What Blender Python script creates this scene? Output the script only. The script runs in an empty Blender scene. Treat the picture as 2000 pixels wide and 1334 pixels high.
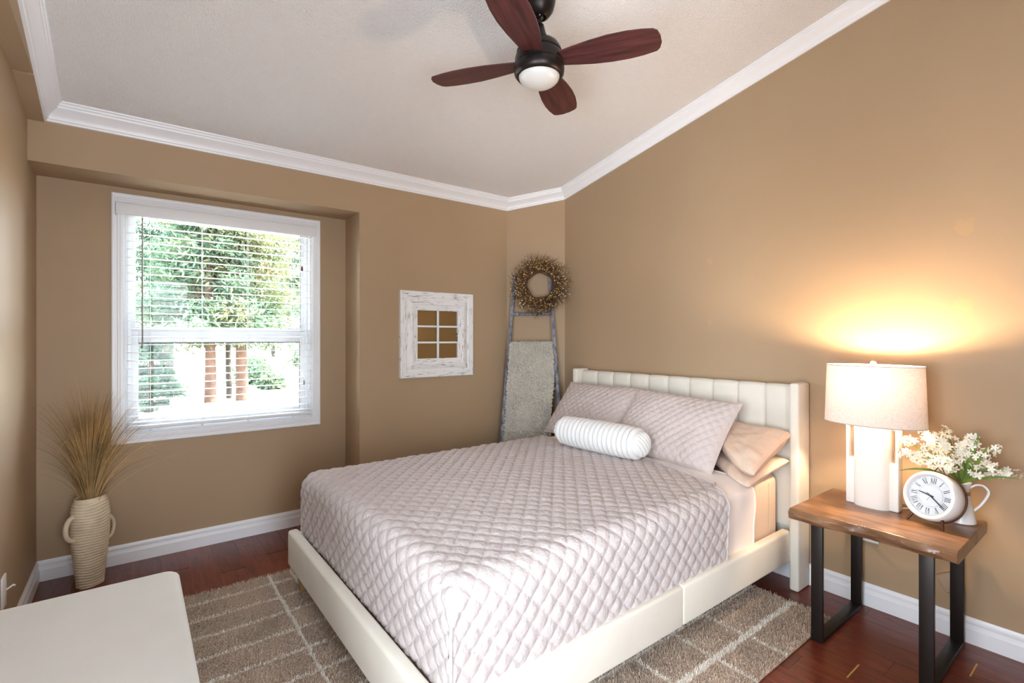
import bpy, bmesh, math, random
import numpy as np
from mathutils import Vector, Matrix
random.seed(7); rng = np.random.default_rng(7)
PI = math.pi
scene = bpy.context.scene
COL = scene.collection

# ------------------------------------------------------------------ camera
cd = bpy.data.cameras.new('camera'); cam = bpy.data.objects.new('camera', cd); COL.objects.link(cam)
cd.sensor_width = 36.0; cd.lens = 964.94 / 2000 * 36.0
cd.shift_y = -(667 - 660.5) / 2000
cd.clip_start = 0.02; cd.clip_end = 400
cam.location = (0, 0, 1.4); cam.rotation_euler = (PI / 2, 0, -math.radians(37.4237))
scene.camera = cam

# ------------------------------------------------------------------ world, daylight, exposure
world = bpy.data.worlds.new('world'); scene.world = world; world.use_nodes = True
wn = world.node_tree.nodes; wl = world.node_tree.links
bg = wn['Background']; bg.inputs['Strength'].default_value = 13.5
tc = wn.new('ShaderNodeTexCoord'); sep = wn.new('ShaderNodeSeparateXYZ'); rmp = wn.new('ShaderNodeValToRGB')
wl.new(tc.outputs['Generated'], sep.inputs[0]); wl.new(sep.outputs['Z'], rmp.inputs[0])
rmp.color_ramp.elements[0].position = 0.0; rmp.color_ramp.elements[0].color = (0.84, 0.92, 1.0, 1)
rmp.color_ramp.elements[1].position = 0.8; rmp.color_ramp.elements[1].color = (0.80, 0.90, 1.0, 1)
wl.new(rmp.outputs[0], bg.inputs['Color'])

def portal(name, loc, rot, sx, sy):
    l = bpy.data.lights.new(name, 'AREA'); l.shape = 'RECTANGLE'; l.size = sx; l.size_y = sy
    l.cycles.is_portal = True
    o = bpy.data.objects.new(name, l); COL.objects.link(o); o.location = loc; o.rotation_euler = rot
    return o
portal('portal_window', (0.51, 4.08, 1.5), (-PI / 2, 0, 0), 1.2, 1.5)      # shines toward -Y
portal('portal_rear', (0.2, -0.97, 1.25), (PI / 2, 0, 0), 1.0, 2.1)
portal('portal_side', (-0.57, 0.35, 1.25), (0, -PI / 2, 0), 1.6, 1.2)

sun_d = bpy.data.lights.new('sun', 'SUN'); sun_d.energy = 56.0; sun_d.angle = math.radians(2); sun_d.color = (1, .95, .88)
sun = bpy.data.objects.new('sun', sun_d); COL.objects.link(sun); sun.location = (10, 10, 12)
sun.rotation_euler = Vector((-.72, 0.0, -.69)).to_track_quat('-Z', 'Y').to_euler()
vs = scene.view_settings
vs.view_transform = 'Standard'; vs.look = 'None'; vs.gamma = 1.0; vs.use_curve_mapping = False
vs.exposure = 0.58
cy = scene.cycles
cy.max_bounces = 10; cy.diffuse_bounces = 6; cy.glossy_bounces = 4; cy.transmission_bounces = 8
cy.transparent_max_bounces = 24; cy.caustics_reflective = False; cy.caustics_refractive = False
cy.sample_clamp_indirect = 12.0; cy.use_denoising = True

# ------------------------------------------------------------------ materials
def srgb(r, g, b):
    f = lambda c: (c / 255 / 12.92) if c / 255 <= .04045 else ((c / 255 + .055) / 1.055) ** 2.4
    return (f(r), f(g), f(b), 1)

class NT:
    def __init__(s, name):
        s.m = bpy.data.materials.new(name); s.m.use_nodes = True
        s.t = s.m.node_tree; s.n = s.t.nodes; s.b = s.n['Principled BSDF']; s.out = s.n['Material Output']
    def new(s, k, **kw):
        n = s.n.new('ShaderNode' + k)
        for a, v in kw.items():
            if a in n.inputs: n.inputs[a].default_value = v
            else: setattr(n, a, v)
        return n
    def link(s, a, b): s.t.links.new(a, b)
    def coord(s, kind='Object', scale=(1, 1, 1)):
        mp = s.new('Mapping'); mp.inputs['Scale'].default_value = scale
        if kind == 'World':
            g = s.new('NewGeometry'); s.link(g.outputs['Position'], mp.inputs[0])
        else:
            t = s.new('TexCoord'); s.link(t.outputs[kind], mp.inputs[0])
        return mp.outputs[0]
    def noise(s, vec, scale=5, detail=3, rough=.5):
        n = s.new('TexNoise'); n.inputs['Scale'].default_value = scale; n.inputs['Detail'].default_value = detail
        n.inputs['Roughness'].default_value = rough; s.link(vec, n.inputs['Vector']); return n.outputs['Fac']
    def ramp(s, fac, stops):
        r = s.new('ValToRGB'); e = r.color_ramp.elements
        while len(e) < len(stops): e.new(.5)
        for el, (p, c) in zip(e, stops): el.position = p; el.color = c if len(c) == 4 else (*c, 1)
        s.link(fac, r.inputs[0]); return r.outputs[0]
    def math(s, op, a, b=None, c=None):
        n = s.new('Math', operation=op)
        for i, v in enumerate((a, b, c)):
            if v is None: continue
            if isinstance(v, (int, float)): n.inputs[i].default_value = v
            else: s.link(v, n.inputs[i])
        return n.outputs[0]
    def mix(s, fac, a, b, mode='MIX'):
        n = s.new('Mix', data_type='RGBA', blend_type=mode)
        for i, v in ((0, fac), (6, a), (7, b)):
            if isinstance(v, (int, float)): n.inputs[i].default_value = v
            elif isinstance(v, tuple): n.inputs[i].default_value = v
            else: s.link(v, n.inputs[i])
        return n.outputs[2]
    def bump(s, h, strength=.3, dist=.01):
        n = s.new('Bump'); n.inputs['Strength'].default_value = strength; n.inputs['Distance'].default_value = dist
        s.link(h, n.inputs['Height']); s.link(n.outputs[0], s.b.inputs['Normal']); return n
    def set(s, **kw):
        for k, v in kw.items(): s.b.inputs[k.replace('_', ' ')].default_value = v
        return s

def M(name, col, rough=.6, metal=0, var=None, bmp=None, coord='Object', sheen=0, spec=.5, coat=0):
    t = NT(name); t.set(Base_Color=col, Roughness=rough, Metallic=metal)
    t.b.inputs['Specular IOR Level'].default_value = spec
    if sheen: t.b.inputs['Sheen Weight'].default_value = sheen; t.b.inputs['Sheen Roughness'].default_value = .4
    if coat: t.b.inputs['Coat Weight'].default_value = coat; t.b.inputs['Coat Roughness'].default_value = .15
    v = t.coord(coord) if (var or bmp) else None
    if var:
        sc, amt = var; f = t.noise(v, sc, 3)
        d = tuple(c * (1 - amt) for c in col[:3]) + (1,); l = tuple(min(1, c * (1 + amt)) for c in col[:3]) + (1,)
        t.link(t.ramp(f, [(.3, d), (.7, l)]), t.b.inputs['Base Color'])
    if bmp:
        sc, st, ds = bmp; t.bump(t.noise(v, sc, 4, .6), st, ds)
    return t.m

def wall_material():
    t = NT('tan_wall_paint'); v = t.coord('World')
    f = t.noise(v, 1.3, 2)
    base = t.ramp(f, [(.3, srgb(166, 141, 112)), (.7, srgb(171, 146, 117))])
    # touch-up paint stains
    g = t.new('NewGeometry'); col = base
    for p, r in (((3.058, .545, 1.92), .035), ((3.058, 1.82, 1.92), .025), ((3.058, .55, 1.55), .035), ((3.058, 1.82, 1.5), .02)):
        dist = t.new('VectorMath', operation='DISTANCE'); t.link(g.outputs['Position'], dist.inputs[0]); dist.inputs[1].default_value = p
        n = t.math('ADD', dist.outputs['Value'], t.math('MULTIPLY', t.math('SUBTRACT', t.noise(v, 30, 3), .5), .07))
        mask = t.math('LESS_THAN', n, r)
        col = t.mix(t.math('MULTIPLY', mask, .16), col, srgb(205, 165, 95))
    t.link(col, t.b.inputs['Base Color']); t.set(Roughness=.55)
    t.b.inputs['Specular IOR Level'].default_value = .3
    t.bump(t.noise(v, 220, 2), .06, .002)
    return t.m

def ceiling_material():
    t = NT('textured_white_ceiling'); v = t.coord('World'); t.set(Base_Color=srgb(243, 241, 240), Roughness=.95)
    t.b.inputs['Specular IOR Level'].default_value = .1
    n1 = t.noise(v, 120, 3, .6)
    t.bump(n1, 1.0, .012)
    return t.m

def floor_wood():
    t = NT('cherry_laminate'); g = t.new('NewGeometry'); oi = t.new('ObjectInfo')
    vm = t.new('VectorMath', operation='ADD'); t.link(g.outputs['Position'], vm.inputs[0])
    sc = t.new('VectorMath', operation='SCALE'); t.link(oi.outputs['Random'], sc.inputs['Scale']); sc.inputs[0].default_value = (37, 53, 0)
    t.link(sc.outputs[0], vm.inputs[1])
    mp = t.new('Mapping'); mp.inputs['Scale'].default_value = (22, 2.2, 1); t.link(vm.outputs[0], mp.inputs[0])
    f = t.noise(mp.outputs[0], 2.2, 6, .65)
    c = t.ramp(f, [(.25, srgb(64, 24, 15)), (.5, srgb(100, 42, 26)), (.8, srgb(124, 58, 36))])
    mp2 = t.new('Mapping'); mp2.inputs['Scale'].default_value = (5, 3, 1); t.link(vm.outputs[0], mp2.inputs[0])
    kn = t.ramp(t.noise(mp2.outputs[0], 2, 2), [(.62, (1, 1, 1)), (.74, (.35, .3, .3))])
    c = t.mix(.8, c, kn, 'MULTIPLY')
    br = t.math('ADD', t.math('MULTIPLY', oi.outputs['Random'], .35), 1.0)
    hs = t.new('HueSaturation'); t.link(br, hs.inputs['Value']); t.link(c, hs.inputs['Color'])
    t.link(hs.outputs[0], t.b.inputs['Base Color']); t.set(Roughness=.28)
    t.bump(f, .05, .002)
    return t.m

def slab_wood():
    t = NT('acacia_slab'); v = t.coord('Object', (30, 3.0, 30)); v2 = t.coord('Object', (6, 1.1, 6))
    w = t.noise(v2, 1.6, 4, .6)
    c = t.ramp(w, [(.25, srgb(74, 50, 34)), (.42, srgb(118, 84, 58)), (.55, srgb(146, 108, 78)), (.68, srgb(96, 66, 46)), (.8, srgb(70, 48, 34))])
    g = t.ramp(t.noise(v, 1.5, 5, .7), [(.3, (.72, .7, .68)), (.7, (1.08, 1.06, 1.04))])
    t.link(t.mix(.85, c, g, 'MULTIPLY'), t.b.inputs['Base Color']); t.set(Roughness=.3)
    t.bump(t.noise(v, 2, 5), .12, .002)
    return t.m

def blade_wood():
    t = NT('mahogany_blade'); v = t.coord('Object', (2, 26, 2))
    f = t.noise(v, 1.6, 5, .65)
    t.link(t.ramp(f, [(.3, srgb(38, 19, 20)), (.5, srgb(74, 34, 35)), (.75, srgb(100, 54, 50))]), t.b.inputs['Base Color']); t.set(Roughness=.4)
    return t.m

def distressed_white():
    t = NT('distressed_white_wood'); v = t.coord('Object', (9, 9, 9))
    g = t.new('NewGeometry')
    att = t.new('Attribute', attribute_name='gdir'); 
    mp = t.new('TexCoord')
    uvm = t.new('Mapping'); uvm.inputs['Scale'].default_value = (5, 60, 1); t.link(mp.outputs['UV'], uvm.inputs[0])
    f = t.noise(uvm.outputs[0], 2.2, 5, .6)
    big = t.new('Mapping'); big.inputs['Scale'].default_value = (3, 10, 1); t.link(mp.outputs['UV'], big.inputs[0])
    f2 = t.noise(big.outputs[0], 2.5, 2)
    m = t.math('MULTIPLY', t.ramp(f, [(.56, (0, 0, 0)), (.63, (1, 1, 1))]), t.ramp(f2, [(.42, (0, 0, 0)), (.55, (1, 1, 1))]))
    t.link(t.mix(m, srgb(232, 231, 230), srgb(104, 92, 84)), t.b.inputs['Base Color']); t.set(Roughness=.6)
    t.bump(t.math('MULTIPLY', m, -1), .5, .003)
    return t.m

def weathered_grey():
    t = NT('weathered_grey_wood'); v = t.coord('Object', (14, 14, 5))
    f = t.noise(v, 2.5, 5, .7)
    t.link(t.ramp(f, [(.3, srgb(52, 50, 56)), (.48, srgb(112, 114, 126)), (.7, srgb(176, 178, 186))]), t.b.inputs['Base Color']); t.set(Roughness=.75)
    t.bump(f, .3, .004)
    return t.m

def fabric(name, col, sc=220, st=.25, sheen=.2, wr=None, var=.06, dist=.002):
    t = NT(name); v = t.coord('Object'); t.set(Roughness=.9)
    t.b.inputs['Specular IOR Level'].default_value = .15
    t.b.inputs['Sheen Weight'].default_value = sheen; t.b.inputs['Sheen Roughness'].default_value = .45
    f = t.noise(v, 6, 4)
    d = tuple(c * (1 - var) for c in col[:3]); l = tuple(min(1, c * (1 + var)) for c in col[:3])
    t.link(t.ramp(f, [(.3, d), (.7, l)]), t.b.inputs['Base Color'])
    h = t.noise(v, sc, 2)
    if wr:
        h = t.math('ADD', t.math('MULTIPLY', h, .25), t.math('MULTIPLY', t.noise(v, wr, 4, .65), 2.2))
    t.bump(h, st, dist if not wr else .006)
    return t.m

def rug_material():
    t = NT('brown_shag_pile'); g = t.new('NewGeometry'); sp = t.new('SeparateXYZ')
    wob = t.coord('World'); nz = t.noise(wob, 22, 3)
    t.link(g.outputs['Position'], sp.inputs[0])
    d = t.math('MULTIPLY', t.math('SUBTRACT', nz, .5), .035)
    X = t.math('ADD', sp.outputs['X'], d); Y = t.math('ADD', sp.outputs['Y'], d)
    mask = None
    def line(coord, c, w):
        nonlocal mask
        m = t.math('LESS_THAN', t.math('ABSOLUTE', t.math('SUBTRACT', coord, c)), w)
        mask = m if mask is None else t.math('MAXIMUM', mask, m)
    for y in (3.036, 2.857, 2.683, 2.5, 2.318, 2.13, 1.95, 1.77, 1.58, 1.38): line(Y, y, .0075)
    line(Y, 1.165, .015)
    m0 = t.math('MULTIPLY', t.math('LESS_THAN', t.math('ABSOLUTE', t.math('SUBTRACT', X, .742)), .0075), t.math('GREATER_THAN', sp.outputs['Y'], 2.93))
    mask = t.math('MAXIMUM', mask, m0)
    for x in (.622, 2.0, 2.267, 1.717, 1.45, -.05, 1.17): 
        line(X, x, .0075)
    f = t.noise(wob, 260, 2); big = t.noise(wob, 5, 3)
    c = t.ramp(f, [(.3, srgb(134, 116, 102)), (.5, srgb(190, 170, 152)), (.72, srgb(232, 214, 196))])
    c = t.mix(.6, c, t.ramp(big, [(.3, (.72, .7, .7)), (.7, (1.1, 1.1, 1.1))]), 'MULTIPLY')
    t.link(t.mix(mask, c, srgb(226, 220, 210)), t.b.inputs['Base Color']); t.set(Roughness=1)
    t.b.inputs['Specular IOR Level'].default_value = .05
    return t.m

def glass(name, tint=(1, 1, 1, 1), ior=1.45):
    t = NT(name); t.n.remove(t.b)
    tr = t.new('BsdfTransparent'); tr.inputs[0].default_value = tint
    gl = t.new('BsdfGlossy'); gl.inputs['Roughness'].default_value = .02
    fr = t.new('Fresnel'); fr.inputs['IOR'].default_value = ior
    mx = t.new('MixShader'); t.link(fr.outputs[0], mx.inputs[0]); t.link(tr.outputs[0], mx.inputs[1]); t.link(gl.outputs[0], mx.inputs[2])
    t.link(mx.outputs[0], t.out.inputs[0]); return t.m

def shade_mat():
    t = NT('linen_lamp_shade'); t.n.remove(t.b)
    v = t.coord('Object', (18, 18, 170)); f = t.noise(v, 4, 4, .7)
    c = t.ramp(f, [(.3, srgb(196, 180, 170)), (.7, srgb(238, 226, 218))])
    df = t.new('BsdfDiffuse'); tl = t.new('BsdfTranslucent'); t.link(c, df.inputs[0]); t.link(c, tl.inputs[0])
    mx = t.new('MixShader'); mx.inputs[0].default_value = .022
    t.link(df.outputs[0], mx.inputs[1]); t.link(tl.outputs[0], mx.inputs[2]); t.link(mx.outputs[0], t.out.inputs[0]); return t.m

def emis(name, col, st):
    t = NT(name); t.set(Base_Color=col); t.b.inputs['Emission Color'].default_value = col; t.b.inputs['Emission Strength'].default_value = st
    return t.m

def leafy(name, cols):
    t = NT(name); v = t.coord('World'); f = t.noise(v, 1.1, 4, .65)
    c = t.ramp(f, [(.3 + .4 * i / (len(cols) - 1), c) for i, c in enumerate(cols)])
    t.n.remove(t.b); df = t.new('BsdfDiffuse'); tl = t.new('BsdfTranslucent'); t.link(c, df.inputs[0]); t.link(c, tl.inputs[0])
    mx = t.new('MixShader'); mx.inputs[0].default_value = .35
    t.link(df.outputs[0], mx.inputs[1]); t.link(tl.outputs[0], mx.inputs[2]); t.link(mx.outputs[0], t.out.inputs[0]); return t.m

WALL = wall_material(); CEIL = ceiling_material(); WOODF = floor_wood(); SLAB = slab_wood(); BLADE = blade_wood()
DWHITE = distressed_white(); GREYW = weathered_grey(); RUGM = rug_material(); GLASS = glass('window_glass', ior=1.25)
TRIM = M('white_trim_paint', srgb(236, 237, 241), .35)
VINYL = M('white_vinyl', srgb(222, 225, 229), .4)
SLATM = M('white_blind_slat', srgb(228, 230, 233), .45)
CREAM = fabric('cream_upholstery', srgb(218, 212, 200), 90, .25, .12, var=.03)
OTTO = fabric('ivory_velvet', srgb(222, 221, 216), 60, .15, .08, var=.02)
QUILT = fabric('mauve_quilt', srgb(192, 182, 180), 300, .55, .06, wr=62, var=.02)
SHAM = fabric('mauve_sham', srgb(200, 187, 183), 300, .5, .06, wr=70, var=.02)
FLEECE = fabric('pale_fleece', srgb(228, 216, 208), 400, .6, .4, var=.02)
PEACH = fabric('peach_cotton', srgb(214, 190, 170), 300, .35, .1, wr=18, var=.02)
PLUSH = fabric('white_plush', srgb(218, 217, 215), 400, .4, .1, var=.02)
THROWM = fabric('ivory_boucle', srgb(220, 213, 200), 130, 1.0, .3, var=.08, dist=.008)
BLACK = M('black_steel', srgb(44, 38, 35), .42, .6, bmp=(300, .08, .001))
BRONZE = M('oil_rubbed_bronze', srgb(48, 42, 40), .38, .75)
GLOBE = M('frosted_glass_globe', srgb(200, 198, 194), .3)
CERAM = M('matte_white_ceramic', srgb(240, 234, 226), .35)
ENAMEL = M('white_enamel', srgb(240, 240, 240), .25)
BIRCH = M('beige_leg_wood', srgb(150, 118, 76), .5, var=(9, .15))
PLASTIC = M('white_plastic', srgb(236, 234, 230), .4)
CLEAR = glass('clear_acrylic', (.95, .93, .9, 1))
DARKH = M('black_ink', srgb(24, 24, 28), .5)
DIAL = M('clock_dial', srgb(226, 228, 230), .5)
GREYL = M('grey_ink', srgb(168, 172, 176), .5)
COPPER = M('dark_copper', srgb(92, 58, 44), .4, .7)
TWINE = M('jute_twine', srgb(178, 146, 108), .9)
GREEN = M('leaf_green', srgb(104, 126, 52), .5, var=(25, .25))
PETAL = M('white_petal', srgb(246, 242, 226), .6)
TWIG = M('brown_twig', srgb(88, 60, 38), .9, var=(40, .3))
BERRY = M('tan_berry', srgb(168, 132, 72), .6, var=(40, .4))
BERRYW = M('cream_berry', srgb(206, 196, 164), .6)
GRASSM = M('dried_grass', srgb(204, 170, 116), .8, var=(9, .3))
GRASSD = M('dark_dried_grass', srgb(136, 108, 68), .85, var=(9, .3))
VASEM = M('ribbed_ivory_ceramic', srgb(214, 198, 170), .5, var=(14, .12), bmp=(60, .15, .003))
UNDER = M('pale_underlay', srgb(214, 170, 92), .9)
BARK = M('reddish_pine_bark', srgb(74, 54, 44), .95, var=(4, .35), bmp=(9, .8, .05))
BARKG = M('grey_bark', srgb(58, 54, 50), .95, var=(4, .3), bmp=(9, .8, .05))
LEAFA = leafy('pine_needles_green', [srgb(60, 80, 66), srgb(80, 100, 82), srgb(104, 112, 88)])
LEAFB = leafy('pine_needles_yellow_green', [srgb(66, 78, 58), srgb(88, 96, 70), srgb(114, 106, 82)])
LEAFC = leafy('spruce_needles', [srgb(48, 66, 58), srgb(66, 88, 74), srgb(84, 106, 86)])
GROUND = M('pale_dry_grass_ground', srgb(150, 143, 122), 1, var=(.6, .12), coord='World')
CHROME = M('grey_rod', srgb(150, 146, 142), .35)

# ------------------------------------------------------------------ helpers
def props(o, label=None, cat=None, group=None, kind=None):
    if label: o['label'] = label
    if cat: o['category'] = cat
    if group: o['group'] = group
    if kind: o['kind'] = kind
    return o
ROOTLOC = {}
def thing(name, label, cat, loc=(0, 0, 0), rot=(0, 0, 0), group=None, kind=None):
    o = bpy.data.objects.new(name, None); COL.objects.link(o); o.empty_display_size = .1
    o.location = loc; o.rotation_euler = rot
    return props(o, label, cat, group, kind)
def link(me, name, mat, parent=None, world=False, smooth=True):
    o = bpy.data.objects.new(name, me); COL.objects.link(o)
    if mat is not None and not me.materials: me.materials.append(mat)
    if parent is not None:
        o.parent = parent
        if world: o.matrix_parent_inverse = Matrix.Translation(-Vector(parent.location))
    return o
def np_mesh(name, V, F, smooth=True):
    V = np.asarray(V, dtype=np.float32); F = np.asarray(F, dtype=np.int32); k = F.shape[1]
    me = bpy.data.meshes.new(name)
    me.vertices.add(len(V)); me.vertices.foreach_set('co', V.ravel())
    me.loops.add(F.size); me.loops.foreach_set('vertex_index', F.ravel())
    me.polygons.add(len(F)); me.polygons.foreach_set('loop_start', np.arange(0, F.size, k, dtype=np.int32))
    try: me.polygons.foreach_set('loop_total', np.full(len(F), k, dtype=np.int32))
    except Exception: pass
    me.polygons.foreach_set('use_smooth', np.full(len(F), smooth))
    me.update(calc_edges=True); me.validate(); return me
def grid_faces(nu, nv, off=0, flip=False):
    i = np.arange(nu - 1)[:, None] * nv + np.arange(nv - 1)[None, :]
    q = np.stack([i, i + 1, i + nv + 1, i + nv], -1).reshape(-1, 4) + off
    return q[:, ::-1] if flip else q

def catmull(P, n=5):
    P = [Vector(p) for p in P]; out = []
    for i in range(len(P) - 1):
        a = P[max(i - 1, 0)]; b = P[i]; c = P[i + 1]; d = P[min(i + 2, len(P) - 1)]
        for k in range(n):
            t = k / n; out.append(.5 * ((2 * b) + (c - a) * t + (2 * a - 5 * b + 4 * c - d) * t * t + (3 * b - a - 3 * c + d) * t ** 3))
    return out + [P[-1]]
class MB:
    def __init__(s): s.v = []; s.f = []
    def add(s, vs, fs):
        o = len(s.v); s.v += [tuple(p) for p in vs]; s.f += [tuple(i + o for i in f) for f in fs]; return s
    def box(s, lo, hi, mtx=None):
        x0, y0, z0 = lo; x1, y1, z1 = hi
        vs = [Vector(p) for p in ((x0, y0, z0), (x1, y0, z0), (x1, y1, z0), (x0, y1, z0), (x0, y0, z1), (x1, y0, z1), (x1, y1, z1), (x0, y1, z1))]
        if mtx is not None: vs = [mtx @ p for p in vs]
        return s.add(vs, [(3, 2, 1, 0), (4, 5, 6, 7), (0, 1, 5, 4), (1, 2, 6, 5), (2, 3, 7, 6), (3, 0, 4, 7)])
    def tube(s, pts, r, seg=8, cap=True, flat=1.0):
        pts = [Vector(p) for p in pts]; n = len(pts); rs = r if isinstance(r, (list, tuple)) else [r] * n
        up = None; rings = []
        for i in range(n):
            t = (pts[min(i + 1, n - 1)] - pts[max(i - 1, 0)]).normalized()
            if up is None: up = t.orthogonal().normalized()
            up = (up - t * up.dot(t)); up = up.normalized() if up.length > 1e-6 else t.orthogonal().normalized()
            w = t.cross(up)
            rings.append([pts[i] + (up * math.cos(2 * PI * k / seg) + w * math.sin(2 * PI * k / seg) * flat) * rs[i] for k in range(seg)])
        vs = [p for rg in rings for p in rg]; fs = []
        for i in range(n - 1):
            for k in range(seg):
                a = i * seg + k; b = i * seg + (k + 1) % seg; fs.append((a, b, b + seg, a + seg))
        if cap: fs.append(tuple(range(seg))[::-1]); fs.append(tuple((n - 1) * seg + k for k in range(seg)))
        return s.add(vs, fs)
    def lathe(s, prof, seg=40, c=(0, 0, 0), sx=1, sy=1, cap=True):
        vs = []; fs = []
        for r, z in prof:
            for k in range(seg):
                a = 2 * PI * k / seg; vs.append((c[0] + r * math.cos(a) * sx, c[1] + r * math.sin(a) * sy, c[2] + z))
        for i in range(len(prof) - 1):
            for k in range(seg):
                a = i * seg + k; b = i * seg + (k + 1) % seg; fs.append((a, b, b + seg, a + seg))
        if cap and prof[0][0] > 1e-5: fs.append(tuple(range(seg))[::-1])
        if cap and prof[-1][0] > 1e-5: fs.append(tuple((len(prof) - 1) * seg + k for k in range(seg)))
        return s.add(vs, fs)
    def sphere(s, c, r, seg=8, rings=5, sz=1):
        return s.lathe([(r * math.sin(PI * i / rings) if 0 < i < rings else 1e-6, -r * sz * math.cos(PI * i / rings)) for i in range(rings + 1)], seg, c)
    def mesh(s, name, smooth=True, angle=40):
        me = bpy.data.meshes.new(name); me.from_pydata(s.v, [], s.f); me.validate()
        bm = bmesh.new(); bm.from_mesh(me); bmesh.ops.recalc_face_normals(bm, faces=bm.faces); bm.to_mesh(me); bm.free()
        if smooth:
            for p in me.polygons: p.use_smooth = True
            try: me.set_sharp_from_angle(angle=math.radians(angle))
            except Exception: pass
        return me
    def build(s, name, mat, parent=None, world=False, smooth=True, angle=40):
        return link(s.mesh(name, smooth, angle), name, mat, parent, world)

def rbox(name, lo, hi, r, mat, parent=None, world=True, seg=2, mtx=None):
    bm = bmesh.new(); bmesh.ops.create_cube(bm, size=1)
    for v in bm.verts: v.co = Vector([lo[i] + (v.co[i] + .5) * (hi[i] - lo[i]) for i in range(3)])
    if r: bmesh.ops.bevel(bm, geom=list(bm.edges) , offset=r, segments=seg, profile=.5, affect='EDGES')
    if mtx is not None: bm.transform(mtx)
    me = bpy.data.meshes.new(name); bm.to_mesh(me); bm.free()
    for p in me.polygons: p.use_smooth = True
    try: me.set_sharp_from_angle(angle=math.radians(50))
    except Exception: pass
    return link(me, name, mat, parent, world)

def struct(o, label, cat): return props(o, label, cat, kind='structure')

# ------------------------------------------------------------------ room shell
XL, XR, YM, YA, YR = -.445, 3.058, 3.607, 3.914, -.9
XA, ZH = 1.3323, 2.3366
SL = .2023
Zc = lambda y: 2.557 + SL * (YM - y)      # line of the crown moulding's lower edge
HC = .088                                  # crown height
ZCE = lambda y: Zc(y) + HC
DG0, DG1 = (2.701, YM), (XR, 3.219)
WX0, WX1, WZ0, WZ1 = -.1116, 1.1363, .7388, 2.3011   # casing outside
HX0, HX1, HZ0, HZ1 = -.0456, 1.0703, .8048, 2.2351         # window hole

def wall(name, label, faces_boxes):
    m = MB()
    for lo, hi in faces_boxes: m.box(lo, hi)
    return struct(m.build(name, WALL, smooth=False), label, 'wall')

ZT = 4.2
T = .13
# alcove wall with window hole
wall('wall_back', 'tan painted wall around the window in the recess', [
    ((XL - T, YA, 0), (HX0, YA + T, ZT)), ((HX1, YA, 0), (XA + .3, YA + T, ZT)),
    ((HX0, YA, 0), (HX1, YA + T, HZ0)), ((HX0, YA, HZ1), (HX1, YA + T, ZT))])
# main plane: header over the recess and the wall to the right of it
m = MB()
m.box((XL, YM, ZH), (XA, YA + .01, ZT)); m.box((XA, YM, 0), (DG0[0] + .4, YA + .01, ZT))
struct(m.build('wall_back_main', WALL, smooth=False), 'tan painted wall with the white frame hung on it, and header over the window recess', 'wall')
m = MB()   # diagonal corner wall
q = [DG0, DG1, (XR + .2, DG1[1] + .02), (XR + .2, YM + .2), (DG0[0], YM + .2)]
m.add([(x, y, 0) for x, y in q] + [(x, y, ZT) for x, y in q], [tuple(range(5))[::-1], tuple(range(5, 10))] + [(i, (i + 1) % 5, (i + 1) % 5 + 5, i + 5) for i in range(5)])
struct(m.build('wall_corner', WALL, smooth=False), 'narrow tan wall set at an angle across the room corner', 'wall')
wall('wall_right', 'tan painted wall behind the headboard', [((XR, YR - T, 0), (XR + T, DG1[1] + .03, ZT))])
wall('wall_left', 'pale lit tan wall beside the vase', [((XL - T, .95, 0), (XL, YA + T, ZT)), ((XL - T, YR - T, 0), (XL, -.25, ZT)), ((XL - T, -.25, 0), (XL, .95, .45)), ((XL - T, -.25, 2.05), (XL, .95, ZT))])
wall('wall_rear', 'tan wall with a tall added window opposite the window recess', [
    ((XL - T, YR - T, 0), (-.3, YR, ZT)), ((.7, YR - T, 0), (XR + T, YR, ZT)), ((-.3, YR - T, 0), (.7, YR, .2)), ((-.3, YR - T, 2.3), (.7, YR, ZT))])
# ceiling (sloped)
m = MB()
y0, y1 = YR - T, YA + T
q = [(XL - T, y0, ZCE(y0)), (XR + T, y0, ZCE(y0)), (XR + T, y1, ZCE(y1)), (XL - T, y1, ZCE(y1))]
m.add(q + [(x, y, z + .1) for x, y, z in q], [(0, 1, 2, 3), (7, 6, 5, 4), (0, 4, 5, 1), (1, 5, 6, 2), (2, 6, 7, 3), (3, 7, 4, 0)])
struct(m.build('ceiling', CEIL, smooth=False), 'white stippled sloping ceiling above the bed', 'ceiling')
# bulkhead along the left wall
XB = lambda y: -.379 + .016 * (3.575 - y)
ZB0 = 2.622
def bulk(name, ya, yb, za, zb, label):
    m = MB(); a, b = XB(ya), XB(yb)
    lo = [(XL - .02, ya, za), (a, ya, za), (b, yb, zb), (XL - .02, yb, zb)]
    m.add(lo + [(x, y, ZCE(y) + .02) for x, y, z in lo], [(0, 1, 2, 3), (7, 6, 5, 4), (0, 4, 5, 1), (1, 5, 6, 2), (2, 6, 7, 3), (3, 7, 4, 0)])
    return struct(m.build(name, WALL, smooth=False), label, 'wall')
bulk('wall_left_bulkhead', YR - T, 3.19, ZB0, ZB0 + .012, 'long tan bulkhead panel under the left crown moulding')
bulk('wall_left_bulkhead_end', 3.205, YM + .01, Zc(3.205) - .008, Zc(YM) - .008, 'short sloping tan bulkhead panel next to the recess header')

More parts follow.
